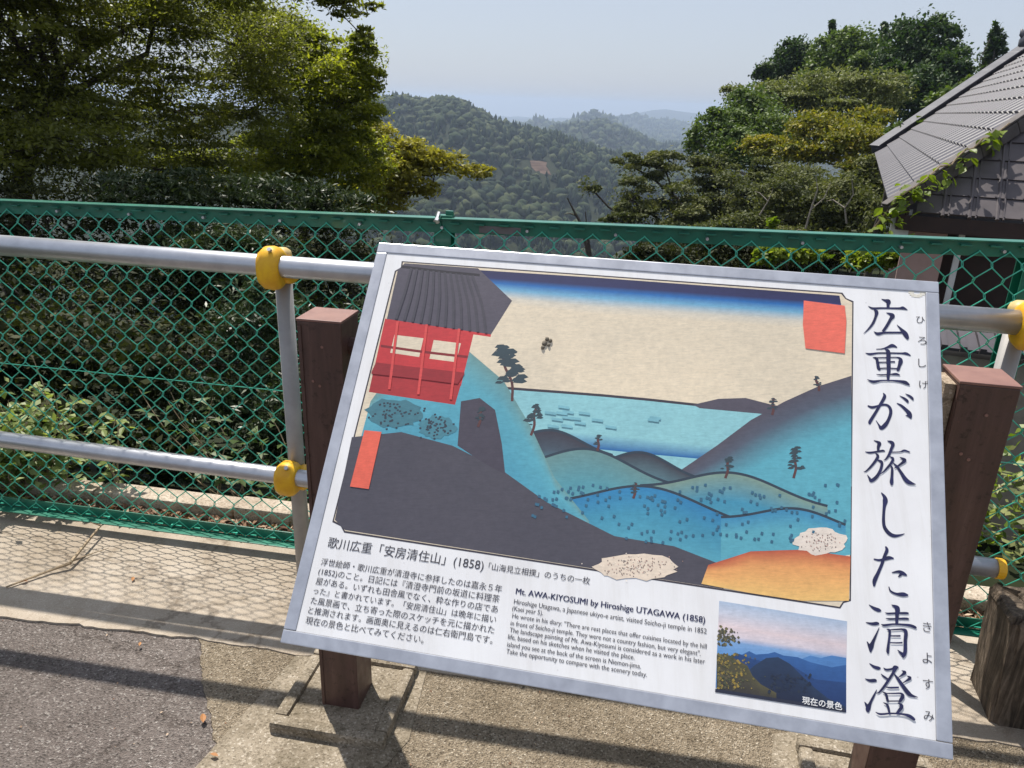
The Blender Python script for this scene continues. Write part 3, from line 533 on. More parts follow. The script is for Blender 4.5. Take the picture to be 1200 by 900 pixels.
# --- inset photograph of the view
A = Art(); A.dh = 1e-6; q = [(843, 704), (993, 728), (991, 835), (838, 811)]
A.strip([q[0], q[1]], [(838.6, 806), (991, 830)], [(0, sg(168, 186, 210)), (.12, sg(190, 196, 212)), (.28, sg(216, 200, 204)), (.38, sg(206, 198, 208)), (.45, sg(120, 158, 204)), (.6, sg(94, 144, 200)), (1, sg(90, 130, 180))])
def ridge(pts, col, col2): A.strip(pts, [(x, 811 + (x - 838) * .157) for x, y in pts], [(0, col), (1, col2)])
ridge([(935, 774), (950, 768), (962, 771), (975, 768), (992, 771)], sg(78, 126, 184), sg(70, 110, 170))
ridge([(840, 770), (870, 767), (878, 763), (886, 767), (900, 766), (908, 764), (918, 768), (935, 770), (950, 776), (975, 782), (992, 779)], sg(50, 92, 150), sg(30, 60, 120))
ridge([(850, 772), (866, 766), (880, 772), (900, 776), (925, 778), (955, 796), (992, 800)], sg(38, 68, 118), sg(26, 48, 96))
ridge([(870, 792), (884, 780), (898, 771), (912, 770), (926, 778), (940, 792), (955, 806), (970, 818), (991, 828)], sg(38, 56, 84), sg(28, 36, 60))
ridge([(840, 768), (850, 766), (862, 772), (876, 780), (882, 792), (892, 802), (910, 812)], sg(84, 80, 56), sg(52, 50, 52))
for k in range(420):
    t = rr.random()
    if t < .25: x, y = 841 + abs(rr.gauss(0, 10)), 738 + rr.gauss(0, 4) + abs(rr.gauss(0, 8)); y = min(y, 756); c = rr.choice([sg(92, 88, 70), sg(120, 112, 74), sg(70, 72, 62)])
    elif t < .8: x, y = 840 + abs(rr.gauss(0, 18)), rr.uniform(766, 808); c = rr.choice([sg(150, 128, 62), sg(112, 104, 60), sg(74, 78, 58), sg(90, 84, 64)])
    else: x, y = rr.uniform(900, 950), rr.uniform(790, 812); c = rr.choice([sg(36, 48, 70), sg(40, 50, 66), sg(32, 42, 64)])
    yb = 809 + (x - 838) * .157; x = max(x, 842); y = min(y, yb - 2); s = rr.uniform(.8, 2.2); A.poly([(x - s, y), (x, y - s), (x + s, y + .3), (x + .2, y + s)], c)
A.poly([(838, 811), (838.4, 807), (991, 831), (991, 835)], sg(40, 44, 62))
A.build('inset_photograph')
text('現在の景色', (940, 824), (987, 831.5), white, h=-.0004, bold=.012)
# small dirt clot on the picture, faint peel mark top right
mb = MB()
for x, y, s in ((638, 402, 4.2), (641, 397, 3.2), (645, 399, 3.), (636, 407, 3.), (643, 404, 2.4)):
    u_, v_ = uv(x, y); r_ = s * .0011; ring_loft(mb, sp(u_, v_, -.001), SN, SU, SV, [(0, r_, r_ * 1.2), (.002, r_ * .9, r_), (.003, r_ * .4, r_ * .5)], 9)
tag(mb.build('dirt_clot', simple('dark_dirt', (.03, .022, .015), (.3, .26, .2), 700, .8), board, smooth=True), 'small dark clot of dirt stuck on the picture')
mb = MB()
for k in range(12):
    a_ = k * 2 * math.pi / 12; u_, v_ = uv(1075 + 7 * math.cos(a_), 342 + 4.5 * math.sin(a_)); s = random.uniform(.003, .005); sbox(mb, u_ - s, u_ + s, v_ - s * .6, v_ + s * .6, -.0016, -.0013 + .00002 * k)
mb.build('peel_mark', simple('peeled_sticker', (.62, .58, .48), (.7, .68, .62), 300, .7), board)

# ------------------------------------------------------------------ concrete plinths under the posts
def plinth(P, label):
    b, ax, ay = P; c = b + ax * .05 + ay * .05; t = empty('concrete_plinth', c, label, 'plinth', 'concrete plinths under the board posts')
    def bx(name, x0, x1, y0, y1, z0, z1, bev=.010):
        mb = MB(); mb.frame_box(c + ax * x0 + ay * y0 + Z3 * z0, ax, ay, Z3, x1 - x0, y1 - y0, z1 - z0); return mb.build(name, M['plinth'], t, bevel=bev)
    bx('pad', -.115, .115, -.115, .115, -.06, .018, .002)
    bx('rim', -.15, .15, -.15, -.1155, -.06, .030); bx('rim', -.15, .15, .1155, .15, -.06, .030); bx('rim', -.15, -.1155, -.1150, .1150, -.06, .029); bx('rim', .1155, .15, -.1150, .1150, -.06, .029)
    mb = MB(); q = [c + ax * x + ay * y for x, y in ((-.27, -.30), (-.02, -.33), (.14, -.27), (.20, -.1), (.17, .18), (-.1, .21), (-.2, .17))]; n = len(q)
    mb.add([(*p[:2], -.0015) for p in q] + [(*p[:2], -.05) for p in q], [tuple(range(n))] + [(i, (i + 1) % n, (i + 1) % n + n, i + n) for i in range(n)]); mb.build('mortar_skirt', M['plinth'], t)
plinth(PL, 'square concrete plinth with raised rim under the left brown post of the board'); plinth(PR, 'square concrete plinth with raised rim under the right brown post of the board')

# ------------------------------------------------------------------ weathered wooden stump at the right edge
m_, nt, p = newmat('weathered_wood'); tc = N(nt, 'TexCoord').outputs['Object']; mp = N(nt, 'Mapping', inp={'Scale': (60, 60, 5)}); nt.links.new(tc, mp.inputs[0])
f = noise(nt, 1.2, 8, .7, mp.outputs[0], .6); c = ramp(nt, f, [(.3, (.025, .018, .013)), (.5, (.12, .088, .06)), (.7, (.27, .21, .155))])
nt.links.new(mixc(nt, .8, c, ramp(nt, noise(nt, 14, 6, .7, tc), [(.35, (.45, .45, .42)), (.6, (1, 1, 1))]), 'MULTIPLY'), p.inputs['Base Color']); p.inputs['Roughness'].default_value = .9; bump(nt, f, p, .9, .008); M['old_wood'] = m_
def stump(c, ax, w_, d_, hgt, rings=14, seed=1, lean=(0, 0)):
    rg = random.Random(seed); ay = np.array([-ax[1], ax[0], 0]); n = 36; V = []; prof = []
    for k in range(n):
        a_ = 2 * math.pi * k / n; x = math.copysign(abs(math.cos(a_)) ** .1, math.cos(a_)); y = math.copysign(abs(math.sin(a_)) ** .1, math.sin(a_)); prof.append((x, y, rg.uniform(-.02, .012)))
    for i in range(rings + 3):
        t = min(i / rings, 1); sc = 1 if i <= rings else (.94, .6)[i - rings - 1]
        for k, (x, y, g) in enumerate(prof):
            g2 = 1 + g + .025 * math.sin(t * 7 + k); z = hgt * t - (.02 * rg.random() if i >= rings else 0) + (.012 if i > rings else 0) + .02 * x * (i >= rings)
            V.append(c + ax * (x * w_ * .5 * sc * g2 + lean[0] * t) + ay * (y * d_ * .5 * sc * g2 + lean[1] * t) + Z3 * (z - .03))
    R_ = rings + 3; F = [(i * n + k, i * n + (k + 1) % n, (i + 1) * n + (k + 1) % n, (i + 1) * n + k) for i in range(R_ - 1) for k in range(n)] + [tuple(range((R_ - 1) * n, R_ * n))]
    mb = MB(); mb.add(V, F); return mb
ang = math.radians(-12); axs = np.array([math.cos(ang), math.sin(ang), 0])
t = empty('weathered_wooden_stump', (1.42, 1.72, 0), 'weathered grey brown wooden stump standing at the right edge beside the board', 'stump')
stump(np.array([1.445, 1.665, 0]), axs, .27, .17, .365, seed=3, lean=(-.02, .0)).build('upright', M['old_wood'], t, smooth=False)
stump(np.array([1.475, 1.50, 0]), axs, .20, .10, .30, seed=5, lean=(.03, .0)).build('upright', M['old_wood'], t, smooth=False)

# ------------------------------------------------------------------ foliage tools
def branch(a, b, r0, r1, mb, n=5, wob_=.12, seg=5, sag=0):
    a = np.array(a, float); b = np.array(b, float); L = np.linalg.norm(b - a); P = []
    off = RNG.normal(size=3) * L * wob_
    for i in range(seg + 1):
        t = i / seg; p_ = a + (b - a) * t + off * math.sin(math.pi * t) + RNG.normal(size=3) * L * .02 * (0 < i < seg); p_[2] -= sag * L * math.sin(math.pi * t); P.append(p_)
    mb.tube(P, [r0 + (r1 - r0) * (i / seg) for i in range(seg + 1)], n, cap=False); return P
def tree(name, label, cat, blobs, leaf, nleaf, mat, barkm, trunk_px=None, puffs=16, prad=.33, flat=.7, asp=.5, group=None, upb=.5, trunk_r=.12, shell=.5, base=None, twigs=True, tonev=.22, fill=.3, bare=(), forkp=None):
    puffs = int(puffs * 1.5)
    cs = []; Rs = []
    for b in blobs:
        px, py, D, rx = b[:4]; ry = b[4] if len(b) > 4 else rx; c = pt(px, py, D); ry *= (1.2 if px > 640 and D > 15 and rx > 12 else 1); dep = float(R[2] @ (c - C0)); cs.append(c); Rs.append(np.array([rx * dep / FPX, min(rx, ry * 1.5) * dep / FPX, ry * dep / FPX]))
    cs = np.array(cs); Rs = np.array(Rs); wgt = (Rs[:, 0] * Rs[:, 2]); wgt = wgt / wgt.sum()
    if base is None: base = np.average(cs, axis=0, weights=wgt)
    base = np.array(base, float); base[2] = float(H(base[0], base[1])) - .2
    root = empty(name, base, label, cat, group); mb = MB(); fork = np.array([base[0], base[1], 0]); fork[2] = min(cs[:, 2].min(), base[2] + .62 * (cs[:, 2].mean() - base[2])) if cs[:, 2].mean() > base[2] + .5 else base[2] + .3
    if forkp is not None: fork = np.array(pt(*forkp))
    branch(base, fork, trunk_r, trunk_r * .6, mb, 8, .03, 5)
    V = []; T = []; br = MB()
    for c, Rr, wg in zip(cs, Rs, wgt):
        branch(fork, c, trunk_r * .3, trunk_r * .08, br, 6, .10, 7)
        k = max(3, int(puffs * len(cs) * wg + .5)); d = RNG.normal(size=(k, 3)); d[:, 2] = d[:, 2] * .9 + .15; d /= np.linalg.norm(d, axis=1)[:, None]
        rad = (RNG.uniform(shell ** 3, 1, k) ** (1 / 3)) * (1 - prad * .5); pc = c + d * Rr * rad[:, None]; pr = Rr * prad * RNG.uniform(.6, 1.25, (k, 1)); tb = RNG.normal(size=k) * tonev * .8
        if twigs:
            for q, rr_ in zip(pc, pr): branch(c + (q - c) * RNG.uniform(0, .3), q, trunk_r * .06, trunk_r * .02, br, 4, .14, 4)
        m_ = max(4, int(nleaf * wg / k)); pid = np.repeat(np.arange(k), m_); dd = RNG.normal(size=(k * m_, 3)); dd /= np.linalg.norm(dd, axis=1)[:, None]; dd[:, 2] = np.where(dd[:, 2] < -.3, -dd[:, 2] * .5, dd[:, 2])
        rr2 = RNG.uniform(.25, 1.08, k * m_)[:, None] ** .6; pos = pc[pid] + dd * rr2 * pr[pid] * np.array([1, 1, flat])
        if fill > 0:
            fm = RNG.random(k * m_) < fill; d3_ = RNG.normal(size=(k * m_, 3)); d3_ /= np.linalg.norm(d3_, axis=1)[:, None]; far_ = c + d3_ * Rr * (RNG.random((k * m_, 1)) ** .45) * (1 + .12 * RNG.normal(size=(k * m_, 1))); pos = np.where(fm[:, None], far_, pos)
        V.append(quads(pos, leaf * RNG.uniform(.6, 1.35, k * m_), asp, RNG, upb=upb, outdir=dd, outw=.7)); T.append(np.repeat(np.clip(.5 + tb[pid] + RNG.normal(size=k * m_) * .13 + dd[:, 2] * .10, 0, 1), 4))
    V = np.concatenate(V); T = np.concatenate(T); n = len(V) // 4
    for D_, r_, pl in bare:
        P_ = [pt(x_, y_, D_) for x_, y_ in pl]; br.tube(P_, [r_ * (1 - .75 * i_ / (len(P_) - 1)) for i_ in range(len(P_))], 5, cap=False)
    mb.build('trunk', barkm, root, smooth=True); tag(br.build('limbs', barkm, root, smooth=True), kind='stuff')
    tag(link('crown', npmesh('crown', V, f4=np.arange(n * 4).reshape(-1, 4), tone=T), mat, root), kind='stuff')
    return root
LM = dict(
 deep=leafmat('leaf_painted_shade', (.012, .018, .008), (.030, .036, .014), (.065, .07, .028), .6, .2, spec=.12),  # canopy shade is put into these darkened leaf colours
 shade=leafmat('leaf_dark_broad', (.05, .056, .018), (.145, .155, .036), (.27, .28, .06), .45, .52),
 green=leafmat('leaf_green', (.08, .10, .014), (.19, .21, .028), (.34, .33, .045), .45, .58),
 olive=leafmat('leaf_olive', (.13, .12, .02), (.30, .28, .045), (.46, .42, .08), .5, .42, (1.3, 1.3, .6)),
 glossy=leafmat('leaf_glossy', (.016, .030, .012), (.036, .056, .020), (.07, .092, .035), .4, .15, spec=.28),
 evg=leafmat('leaf_evergreen_olive', (.028, .036, .014), (.088, .102, .036), (.18, .185, .07), .6, .25, spec=.2),
 dark=leafmat('leaf_deep_green', (.014, .032, .010), (.038, .075, .018), (.075, .12, .028), .6, .25),
 mid=leafmat('leaf_mid_green', (.04, .07, .014), (.09, .14, .028), (.16, .21, .045), .6, .25),
 pale=leafmat('leaf_pale_olive', (.08, .10, .03), (.16, .18, .058), (.26, .27, .10), .6, .25),
 yel=leafmat('leaf_yellow', (.07, .09, .015), (.17, .175, .022), (.36, .29, .03), .6, .3),
 lime=leafmat('leaf_lime', (.07, .12, .015), (.16, .22, .025), (.30, .34, .05), .45, .4))

# ---- big trees on the left
tree('broadleaf_tree', 'large dark broadleaf tree filling the upper left corner behind the fence', 'tree', [(20, 60, 8.5, 120, 95), (150, 30, 9, 120, 70), (60, 170, 8, 130, 75), (200, 120, 9.5, 95, 55), (290, 60, 10, 80, 70), (-60, 130, 8.5, 120, 130), (20, -20, 8.5, 150, 60), (220, -20, 9, 140, 50), (-160, 60, 9, 130, 180), (230, 190, 9.5, 80, 40), (120, 150, 9, 90, 60), (300, 130, 10, 60, 50), (40, -130, 8, 190, 90), (-150, -150, 8, 200, 150)],
     .048, 210000, LM['shade'], M['bark'], puffs=24, prad=.3, flat=.7, fill=.4, trunk_r=.13, forkp=(60, 110, 8.8), base=(-5.2, 6.9, 0), asp=.42, upb=1.0)
tree('broadleaf_tree', 'sunlit green broadleaf tree left of centre, beside the sky gap', 'tree', [(330, 70, 11.5, 60, 60), (390, 120, 11, 62, 60), (425, 75, 11, 30, 38), (350, 180, 11, 75, 45), (285, 20, 11, 45, 24), (420, 190, 11.5, 45, 45), (365, 50, 11.5, 38, 22), (320, 215, 11, 60, 30), (250, 205, 10.5, 70, 35)],
     .058, 95000, LM['green'], M['bark'], puffs=22, prad=.3, flat=.7, trunk_r=.10, forkp=(345, 150, 11.4), base=(-3.1, 10.6, 0), asp=.45, upb=.9)
tree('golden_tree', 'olive gold tree spreading a thin branch over the valley left of centre', 'tree', [(478, 178, 12.5, 38, 20), (520, 190, 12.5, 34, 17), (555, 200, 12.5, 24, 11), (455, 215, 12.5, 38, 25), (440, 160, 12.6, 28, 22), (500, 222, 12.4, 22, 10), (410, 235, 12.4, 45, 22), (470, 200, 12.4, 40, 26), (445, 235, 12.4, 40, 18)],
     .075, 18000, LM['olive'], M['bark'], puffs=13, prad=.33, flat=.6, trunk_r=.08, forkp=(430, 225, 12.4), base=(-2.7, 12.2, 0), shell=.3, asp=.5)
tree('overhanging_tree', 'dark leaves hanging in at the top, left of the open sky', 'tree', [(405, 8, 6.5, 32, 16), (425, 42, 6.5, 16, 12), (375, -6, 6.5, 40, 16), (438, 8, 6.5, 17, 6), (340, -40, 6.5, 60, 30)],
     .05, 3800, LM['shade'], M['bark'], puffs=12, prad=.34, flat=.6, trunk_r=.05, base=(-7.4, 4.6, 0), asp=.38, forkp=(150, -260, 6.6))
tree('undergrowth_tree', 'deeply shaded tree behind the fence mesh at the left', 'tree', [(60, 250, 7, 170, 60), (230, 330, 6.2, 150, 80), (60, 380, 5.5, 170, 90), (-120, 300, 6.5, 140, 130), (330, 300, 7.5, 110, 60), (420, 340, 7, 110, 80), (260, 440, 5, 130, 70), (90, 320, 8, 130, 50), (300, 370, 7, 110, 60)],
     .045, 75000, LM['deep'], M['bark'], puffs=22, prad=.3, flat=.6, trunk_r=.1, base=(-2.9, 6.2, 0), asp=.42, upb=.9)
tree('laurel_shrub', 'glossy dark laurel shrub just above the fence rail, left of centre', 'shrub', [(160, 228, 6.2, 60, 28), (240, 225, 6.5, 70, 30), (330, 232, 6.8, 70, 30), (400, 250, 7, 60, 30), (250, 300, 6, 110, 50)],
     .06, 26000, LM['glossy'], M['bark'], puffs=14, prad=.34, flat=.7, trunk_r=.05, base=(-1.9, 5.9, 0), asp=.26)
tree('laurel_shrub', 'glossy dark laurel shrub seen through the mesh near the railing post', 'shrub', [(300, 380, 4.4, 60, 60), (320, 480, 4.0, 55, 60), (400, 420, 4.6, 70, 70), (240, 480, 4.1, 60, 40), (300, 545, 4.0, 70, 30), (200, 545, 4.0, 60, 26), (380, 520, 4.3, 60, 50)],
     .05, 24000, LM['glossy'], M['bark'], puffs=12, prad=.36, flat=.8, trunk_r=.03, base=(-1.2, 4.0, 0), asp=.24)
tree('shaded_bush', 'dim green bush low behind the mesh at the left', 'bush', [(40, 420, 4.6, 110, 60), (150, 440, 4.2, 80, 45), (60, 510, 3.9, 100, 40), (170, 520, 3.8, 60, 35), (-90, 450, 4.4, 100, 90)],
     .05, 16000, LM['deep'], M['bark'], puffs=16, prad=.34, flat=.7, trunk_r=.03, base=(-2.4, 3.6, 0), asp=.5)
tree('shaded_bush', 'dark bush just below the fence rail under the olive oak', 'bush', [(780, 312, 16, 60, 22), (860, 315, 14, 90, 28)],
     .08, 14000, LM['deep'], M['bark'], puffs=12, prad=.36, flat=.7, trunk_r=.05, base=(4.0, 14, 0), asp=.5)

# ---- trees on the right
tree('evergreen_oak', 'olive evergreen oak with rounded clumps beside the valley view', 'tree', [(740, 195, 27, 22, 15), (780, 200, 27, 30, 20), (835, 205, 28, 38, 25), (740, 235, 26, 28, 25), (790, 250, 26, 45, 30), (860, 240, 27, 45, 35), (690, 218, 26, 15, 12), (905, 215, 28, 35, 28), (820, 285, 25, 70, 22), (735, 262, 25, 30, 12), (950, 272, 26, 70, 30), (1000, 238, 28, 50, 34), (930, 228, 29, 50, 30)],
       .115, 125000, LM['evg'], M['bark'], puffs=12, fill=.08, prad=.36, flat=.65, trunk_r=.32, base=(6.3, 25.5, 0), asp=.5)
tree('snag', 'thin broken dead tree with bare stems above the fence rail', 'dead tree', [(672, 250, 24, 3, 2), (688, 262, 24, 3, 2)], .06, 20, LM['evg'], M['bark'], puffs=2, trunk_r=.05, base=(1.95, 23.9, 0), bare=[(24, .07, [(690, 300), (682, 264), (673, 248), (665, 232)]), (24, .03, [(676, 253), (668, 250), (662, 251)]), (24, .05, [(692, 300), (688, 270), (686, 248)])])
tree('green_tree', 'fresh green tree on the slope above the olive oak', 'tree', [(845, 150, 38, 30, 22), (880, 130, 40, 36, 24), (905, 160, 38, 40, 28), (860, 175, 37, 40, 24), (815, 165, 37, 14, 20)],
     .18, 38000, LM['mid'], M['palebark'], puffs=13, prad=.34, flat=.6, trunk_r=.3, base=(12, 36, 0), asp=.5)
tree('pale_tree', 'pale olive feathery tree capping the slope right of the sky gap', 'tree', [(930, 115, 44, 45, 22), (975, 105, 44, 50, 22), (1030, 105, 44, 40, 20), (900, 118, 44, 30, 18), (1000, 135, 43, 55, 20), (860, 108, 46, 18, 8)],
     .2, 40000, LM['pale'], M['palebark'], puffs=14, prad=.32, flat=.5, trunk_r=.3, base=(17, 41, 0), asp=.38)
tree('yellow_leaved_tree', 'yellowing tree with bare pale limbs in the middle of the right slope', 'tree', [(960, 150, 33, 40, 18), (1005, 165, 32, 45, 20), (900, 172, 33, 35, 12), (950, 178, 32, 45, 12), (1020, 140, 34, 25, 14), (1010, 195, 31, 28, 12)],
     .15, 24000, LM['yel'], M['palebark'], puffs=13, prad=.34, flat=.7, fill=.4, trunk_r=.2, base=(13.4, 29, 0), asp=.5)
tree('grey_green_tree', 'grey green tree with pale forked branches below the yellowing tree', 'tree', [(930, 235, 24, 50, 32), (985, 245, 23, 50, 35), (880, 275, 23, 60, 22), (1020, 215, 24, 25, 28), (960, 285, 22, 70, 18), (1030, 262, 21, 18, 28)],
     .11, 60000, LM['evg'], M['palebark'], puffs=15, fill=.32, prad=.33, flat=.6, trunk_r=.24, base=(9.6, 21.5, 0), asp=.45, bare=[(21.4, .028, [(944, 268), (950, 246), (958, 222), (956, 206)]), (21.4, .02, [(950, 246), (966, 232), (974, 212)]), (21.3, .026, [(992, 262), (990, 244), (1000, 228), (998, 210)]), (21.3, .018, [(990, 244), (976, 234), (968, 236)]), (21.4, .022, [(890, 252), (900, 236), (906, 222)]), (21.4, .015, [(900, 236), (890, 226), (884, 224)])])
tree('dark_tree', 'dark green tree at the left end of the hilltop wood', 'tree', [(905, 88, 66, 22, 16), (930, 68, 66, 24, 20), (950, 85, 66, 30, 22)], .28, 20000, LM['dark'], M['bark'], puffs=15, prad=.33, flat=.8, trunk_r=.4, base=(21, 63, 0), asp=.55)
tree('green_tree', 'brighter green tree in the middle of the hilltop wood', 'tree', [(975, 72, 64, 34, 26), (1005, 60, 64, 30, 24), (960, 95, 63, 28, 14), (1020, 85, 62, 32, 22)], .28, 26000, LM['mid'], M['bark'], puffs=15, prad=.33, flat=.8, trunk_r=.4, base=(26, 58, 0), asp=.55)
tree('dark_tree', 'tall dark broad tree at the right of the hilltop wood, behind the tiled roof', 'tree', [(1060, 65, 60, 36, 34), (1090, 60, 60, 34, 34), (1110, 90, 58, 32, 30), (1075, 115, 56, 45, 30), (1050, 100, 58, 30, 26)], .28, 40000, LM['dark'], M['bark'], puffs=18, prad=.3, flat=.8, trunk_r=.5, base=(29, 52, 0), asp=.55)
for px, py, ry, rx, D, lb in ((1166, 92, 60, 34, 62, 'lone dark conifer standing at the right, just above the roof ridge'), (975, 48, 22, 9, 68, 'small slim conifer tip poking above the hilltop wood'), (1036, 44, 16, 10, 68, 'small round-topped conifer in the hilltop wood')):
    bl = [(px + random.uniform(-1, 1), py - ry + ry * 2 * t, D, max(3.5, rx * t ** .62), ry * .22) for t in (.03, .08, .16, .28, .42, .58, .76)]
    q = pt(px, py, D); tree('conifer', lb, 'conifer', bl, .34, 8000 if rx > 12 else 1500, LM['dark'], M['bark'], puffs=16, prad=.34, flat=.6, trunk_r=.2, base=(q[0], q[1], 0), asp=.35, group='conifers on the hilltop')
tree('green_bush', 'bright leafy bush beside the lower roof corner', 'bush', [(1062, 155, 19, 22, 10), (1085, 148, 19, 20, 8), (1110, 118, 24, 24, 12), (1140, 100, 26, 16, 9), (1050, 170, 19, 16, 10)], .16, 5000, LM['mid'], M['bark'], puffs=10, trunk_r=.1, base=(8.6, 18.5, 0), asp=.5)
tree('lime_bush', 'lime green bush rising behind the fence rail left of the roof', 'bush', [(1035, 300, 9, 22, 14), (1010, 305, 9, 22, 12), (935, 298, 9.5, 34, 10), (900, 300, 9.5, 16, 12), (905, 262, 10, 6, 8)], .075, 5200, LM['lime'], M['bark'], puffs=9, trunk_r=.04, base=(3.6, 8.3, 0), asp=.55)
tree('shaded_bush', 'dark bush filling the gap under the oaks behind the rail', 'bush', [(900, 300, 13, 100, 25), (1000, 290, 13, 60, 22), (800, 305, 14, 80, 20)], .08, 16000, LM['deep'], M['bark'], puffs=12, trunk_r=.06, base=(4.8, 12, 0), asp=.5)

# ---- leafy plants whose leaves can be told apart
def leaf_proto(name, L, W, mat, lobes=0):
    mb = MB()
    if lobes == 0:
        P = [(0, 0, 0), (-W * .42, L * .3, .08 * L), (-W * .5, L * .5, .09 * L), (-W * .3, L * .78, .05 * L), (0, L, -.1 * L), (W * .3, L * .78, .05 * L), (W * .5, L * .5, .09 * L), (W * .42, L * .3, .08 * L), (0, L * .35, 0), (0, L * .7, -.02 * L)]
        F = [(0, 8, 1), (1, 8, 2), (2, 8, 9), (2, 9, 3), (3, 9, 4), (4, 9, 5), (5, 9, 6), (6, 9, 8), (6, 8, 7), (7, 8, 0)]
    else:
        P = [(0, 0, 0)]; k = lobes * 2 + 1
        for i in range(k):
            a_ = math.radians(-125 + 250 * i / (k - 1)); r_ = L * (1 if i % 2 == 0 else .42) * (1 - .25 * abs(i - k // 2) / (k // 2)); P.append((math.sin(a_) * r_ * .7, L * .3 + math.cos(a_) * r_ * .7, -.06 * r_ * (i % 2 == 0)))
        P[0] = (0, L * .25, .03 * L); F = [(0, i, i + 1) for i in range(1, k)]
    mb.add(P, F); me = mb.mesh(name); a_ = me.attributes.new('tone', 'FLOAT', 'POINT'); a_.data.foreach_set('value', [random.uniform(.35, .65)] * len(me.vertices)); me.materials.append(mat); return me
def plant(name, label, cat, base, stems, protos, nleaf, matst, spread, hgt, stuffn=0, sz=.055, stuffmat=None, leafscale=(.6, 1.15)):
    root = empty(name, base, label, cat); base = np.array(base, float); tips = []
    for k in range(stems):
        mb = MB(); a_ = random.uniform(0, 6.28); q = base + np.array([math.cos(a_) * spread[0] * random.uniform(.1, 1), math.sin(a_) * spread[1] * random.uniform(.1, 1), hgt * random.uniform(.55, 1)])
        P = branch(base + np.array([random.uniform(-.3, .3) * spread[0], random.uniform(-.3, .3) * spread[1], 0]), q, .004, .0015, mb, 4, .08, 6); mb.build('stem', matst, root); tips.append(P)
    for k in range(nleaf):
        P = random.choice(tips); i = random.uniform(1.2, len(P) - 1.01); i0 = int(i); q = P[i0] + (P[i0 + 1] - P[i0]) * (i - i0) + RNG.normal(size=3) * .012
        o = bpy.data.objects.new('leaf', random.choice(protos)); COL.objects.link(o); o.parent = root; o.matrix_parent_inverse = Matrix.Translation(-Vector(base)); o.location = q
        o.rotation_euler = (random.uniform(-.5, .5), random.uniform(-.45, .45), random.uniform(0, 6.28)); s = random.uniform(*leafscale); o.scale = (s, s, s)
    if stuffn:
        c = base + RNG.normal(size=(stuffn, 3)) * np.array([spread[0] * .45, spread[1] * .45, hgt * .25]) + np.array([0, 0, hgt * .42]); v = quads(c, sz * RNG.uniform(.6, 1.1, stuffn), .55, RNG, upb=1.2)
        tag(link('small_leaves', npmesh('small_leaves', v, f4=np.arange(stuffn * 4).reshape(-1, 4), tone=np.repeat(RNG.random(stuffn), 4)), stuffmat or LM['green'], root), kind='stuff')
    return root
lf = leafmat('leaf_sunlit_shrub', (.08, .12, .03), (.22, .27, .09), (.38, .42, .18), .5, .35); lf2 = leafmat('leaf_bramble', (.03, .06, .012), (.08, .13, .025), (.14, .2, .04), .5, .35)
pr = [leaf_proto('leaf', .055, .03, lf) for _ in range(5)]; pr2 = [leaf_proto('leaf', .06, .04, lf2, 2) for _ in range(4)]; pr3 = [leaf_proto('leaf', .07, .035, LM['lime']) for _ in range(4)]
plant('leafy_shrub', 'sunlit pale green leafy shrub behind the fence at the lower left', 'shrub', (-1.93, 2.66, -.03), 26, pr, 285, M['deadwood'], (.34, .15), .46, 1100, .05, lf)
plant('leafy_shrub', 'taller thin shoot of pale leaves rising above the lower left shrub', 'shrub', (-1.80, 2.72, -.03), 4, pr, 34, M['deadwood'], (.08, .06), .62)
plant('leafy_shrub', 'loose sprig of pale leaves right of the lower left shrub', 'shrub', (-1.53, 2.72, -.03), 5, pr, 40, M['deadwood'], (.12, .07), .38)
plant('bramble', 'low dark green lobed-leaf bramble behind the coping near the railing post', 'bramble', (-.95, 2.98, -.2), 10, pr2, 110, M['deadwood'], (.42, .18), .42)
plant('bramble', 'sprawling bramble behind the coping left of the railing post', 'bramble', (-1.35, 3.2, -.3), 8, pr2, 80, M['deadwood'], (.35, .15), .62)
plant('bright_weed', 'bright green weeds behind the fence right of the board post', 'weed', (1.72, 2.75, -.2), 16, pr3, 170, M['deadwood'], (.42, .3), .62, 900, .05, LM['lime'])
plant('bright_weed', 'bright green weeds low behind the fence at the far right', 'weed', (2.05, 2.45, -.08), 12, pr3, 120, M['deadwood'], (.35, .25), .5, 500, .05, LM['pale'])

# ------------------------------------------------------------------ house with tiled hip roof
tilem = simple('grey_roof_tile', (.078, .070, .080), (.050, .045, .053), 2.2, .5, 0, .15, .003, 40); ridgem = simple('dark_ridge_tile', (.085, .085, .10), (.055, .055, .066), 6, .45, 0, .2, .003, 40)
panelm = simple('brown_grey_roof_panel', (.105, .088, .092), (.072, .06, .064), 5, .5, 0, .2, .002, 60); hipm = simple('weathered_hip_tile', (.11, .095, .095), (.06, .05, .045), 7, .7, 0, .3, .003, 50); wallm = simple('dark_timber', (.035, .017, .014), (.022, .011, .009), 6, .7); pinkm = simple('pinkish_plaster', (.42, .28, .25), (.36, .24, .21), 5, .8)
wht = simple('white_paint', (.68, .68, .68), (.58, .58, .57), 9, .5)
def unit(a): a = np.array(a, float); return a / np.linalg.norm(a)
P1 = pt(1046, 243, 8.0); ZE = P1[2]
d2 = ray(1027, 182); P2 = C0 + d2 * ((ZE - CAMH) / d2[2]); EA = unit(P2 - P1); LE = np.linalg.norm(P2 - P1); EB = np.array([EA[1], -EA[0], 0])     # EB: along the near eave, to the right
dq = ray(1200, 142); mA = .80          # pitch (rise per plan metre)
UA = unit(EB + Z3 * mA); NA = unit(np.cross(UA, EA)); NA = NA if NA[2] > 0 else -NA; Q1 = C0 + dq * (NA @ (P1 - C0) / (NA @ dq)); sn = ((Q1 - P1) @ EA) / ((Q1 - P1) @ UA)
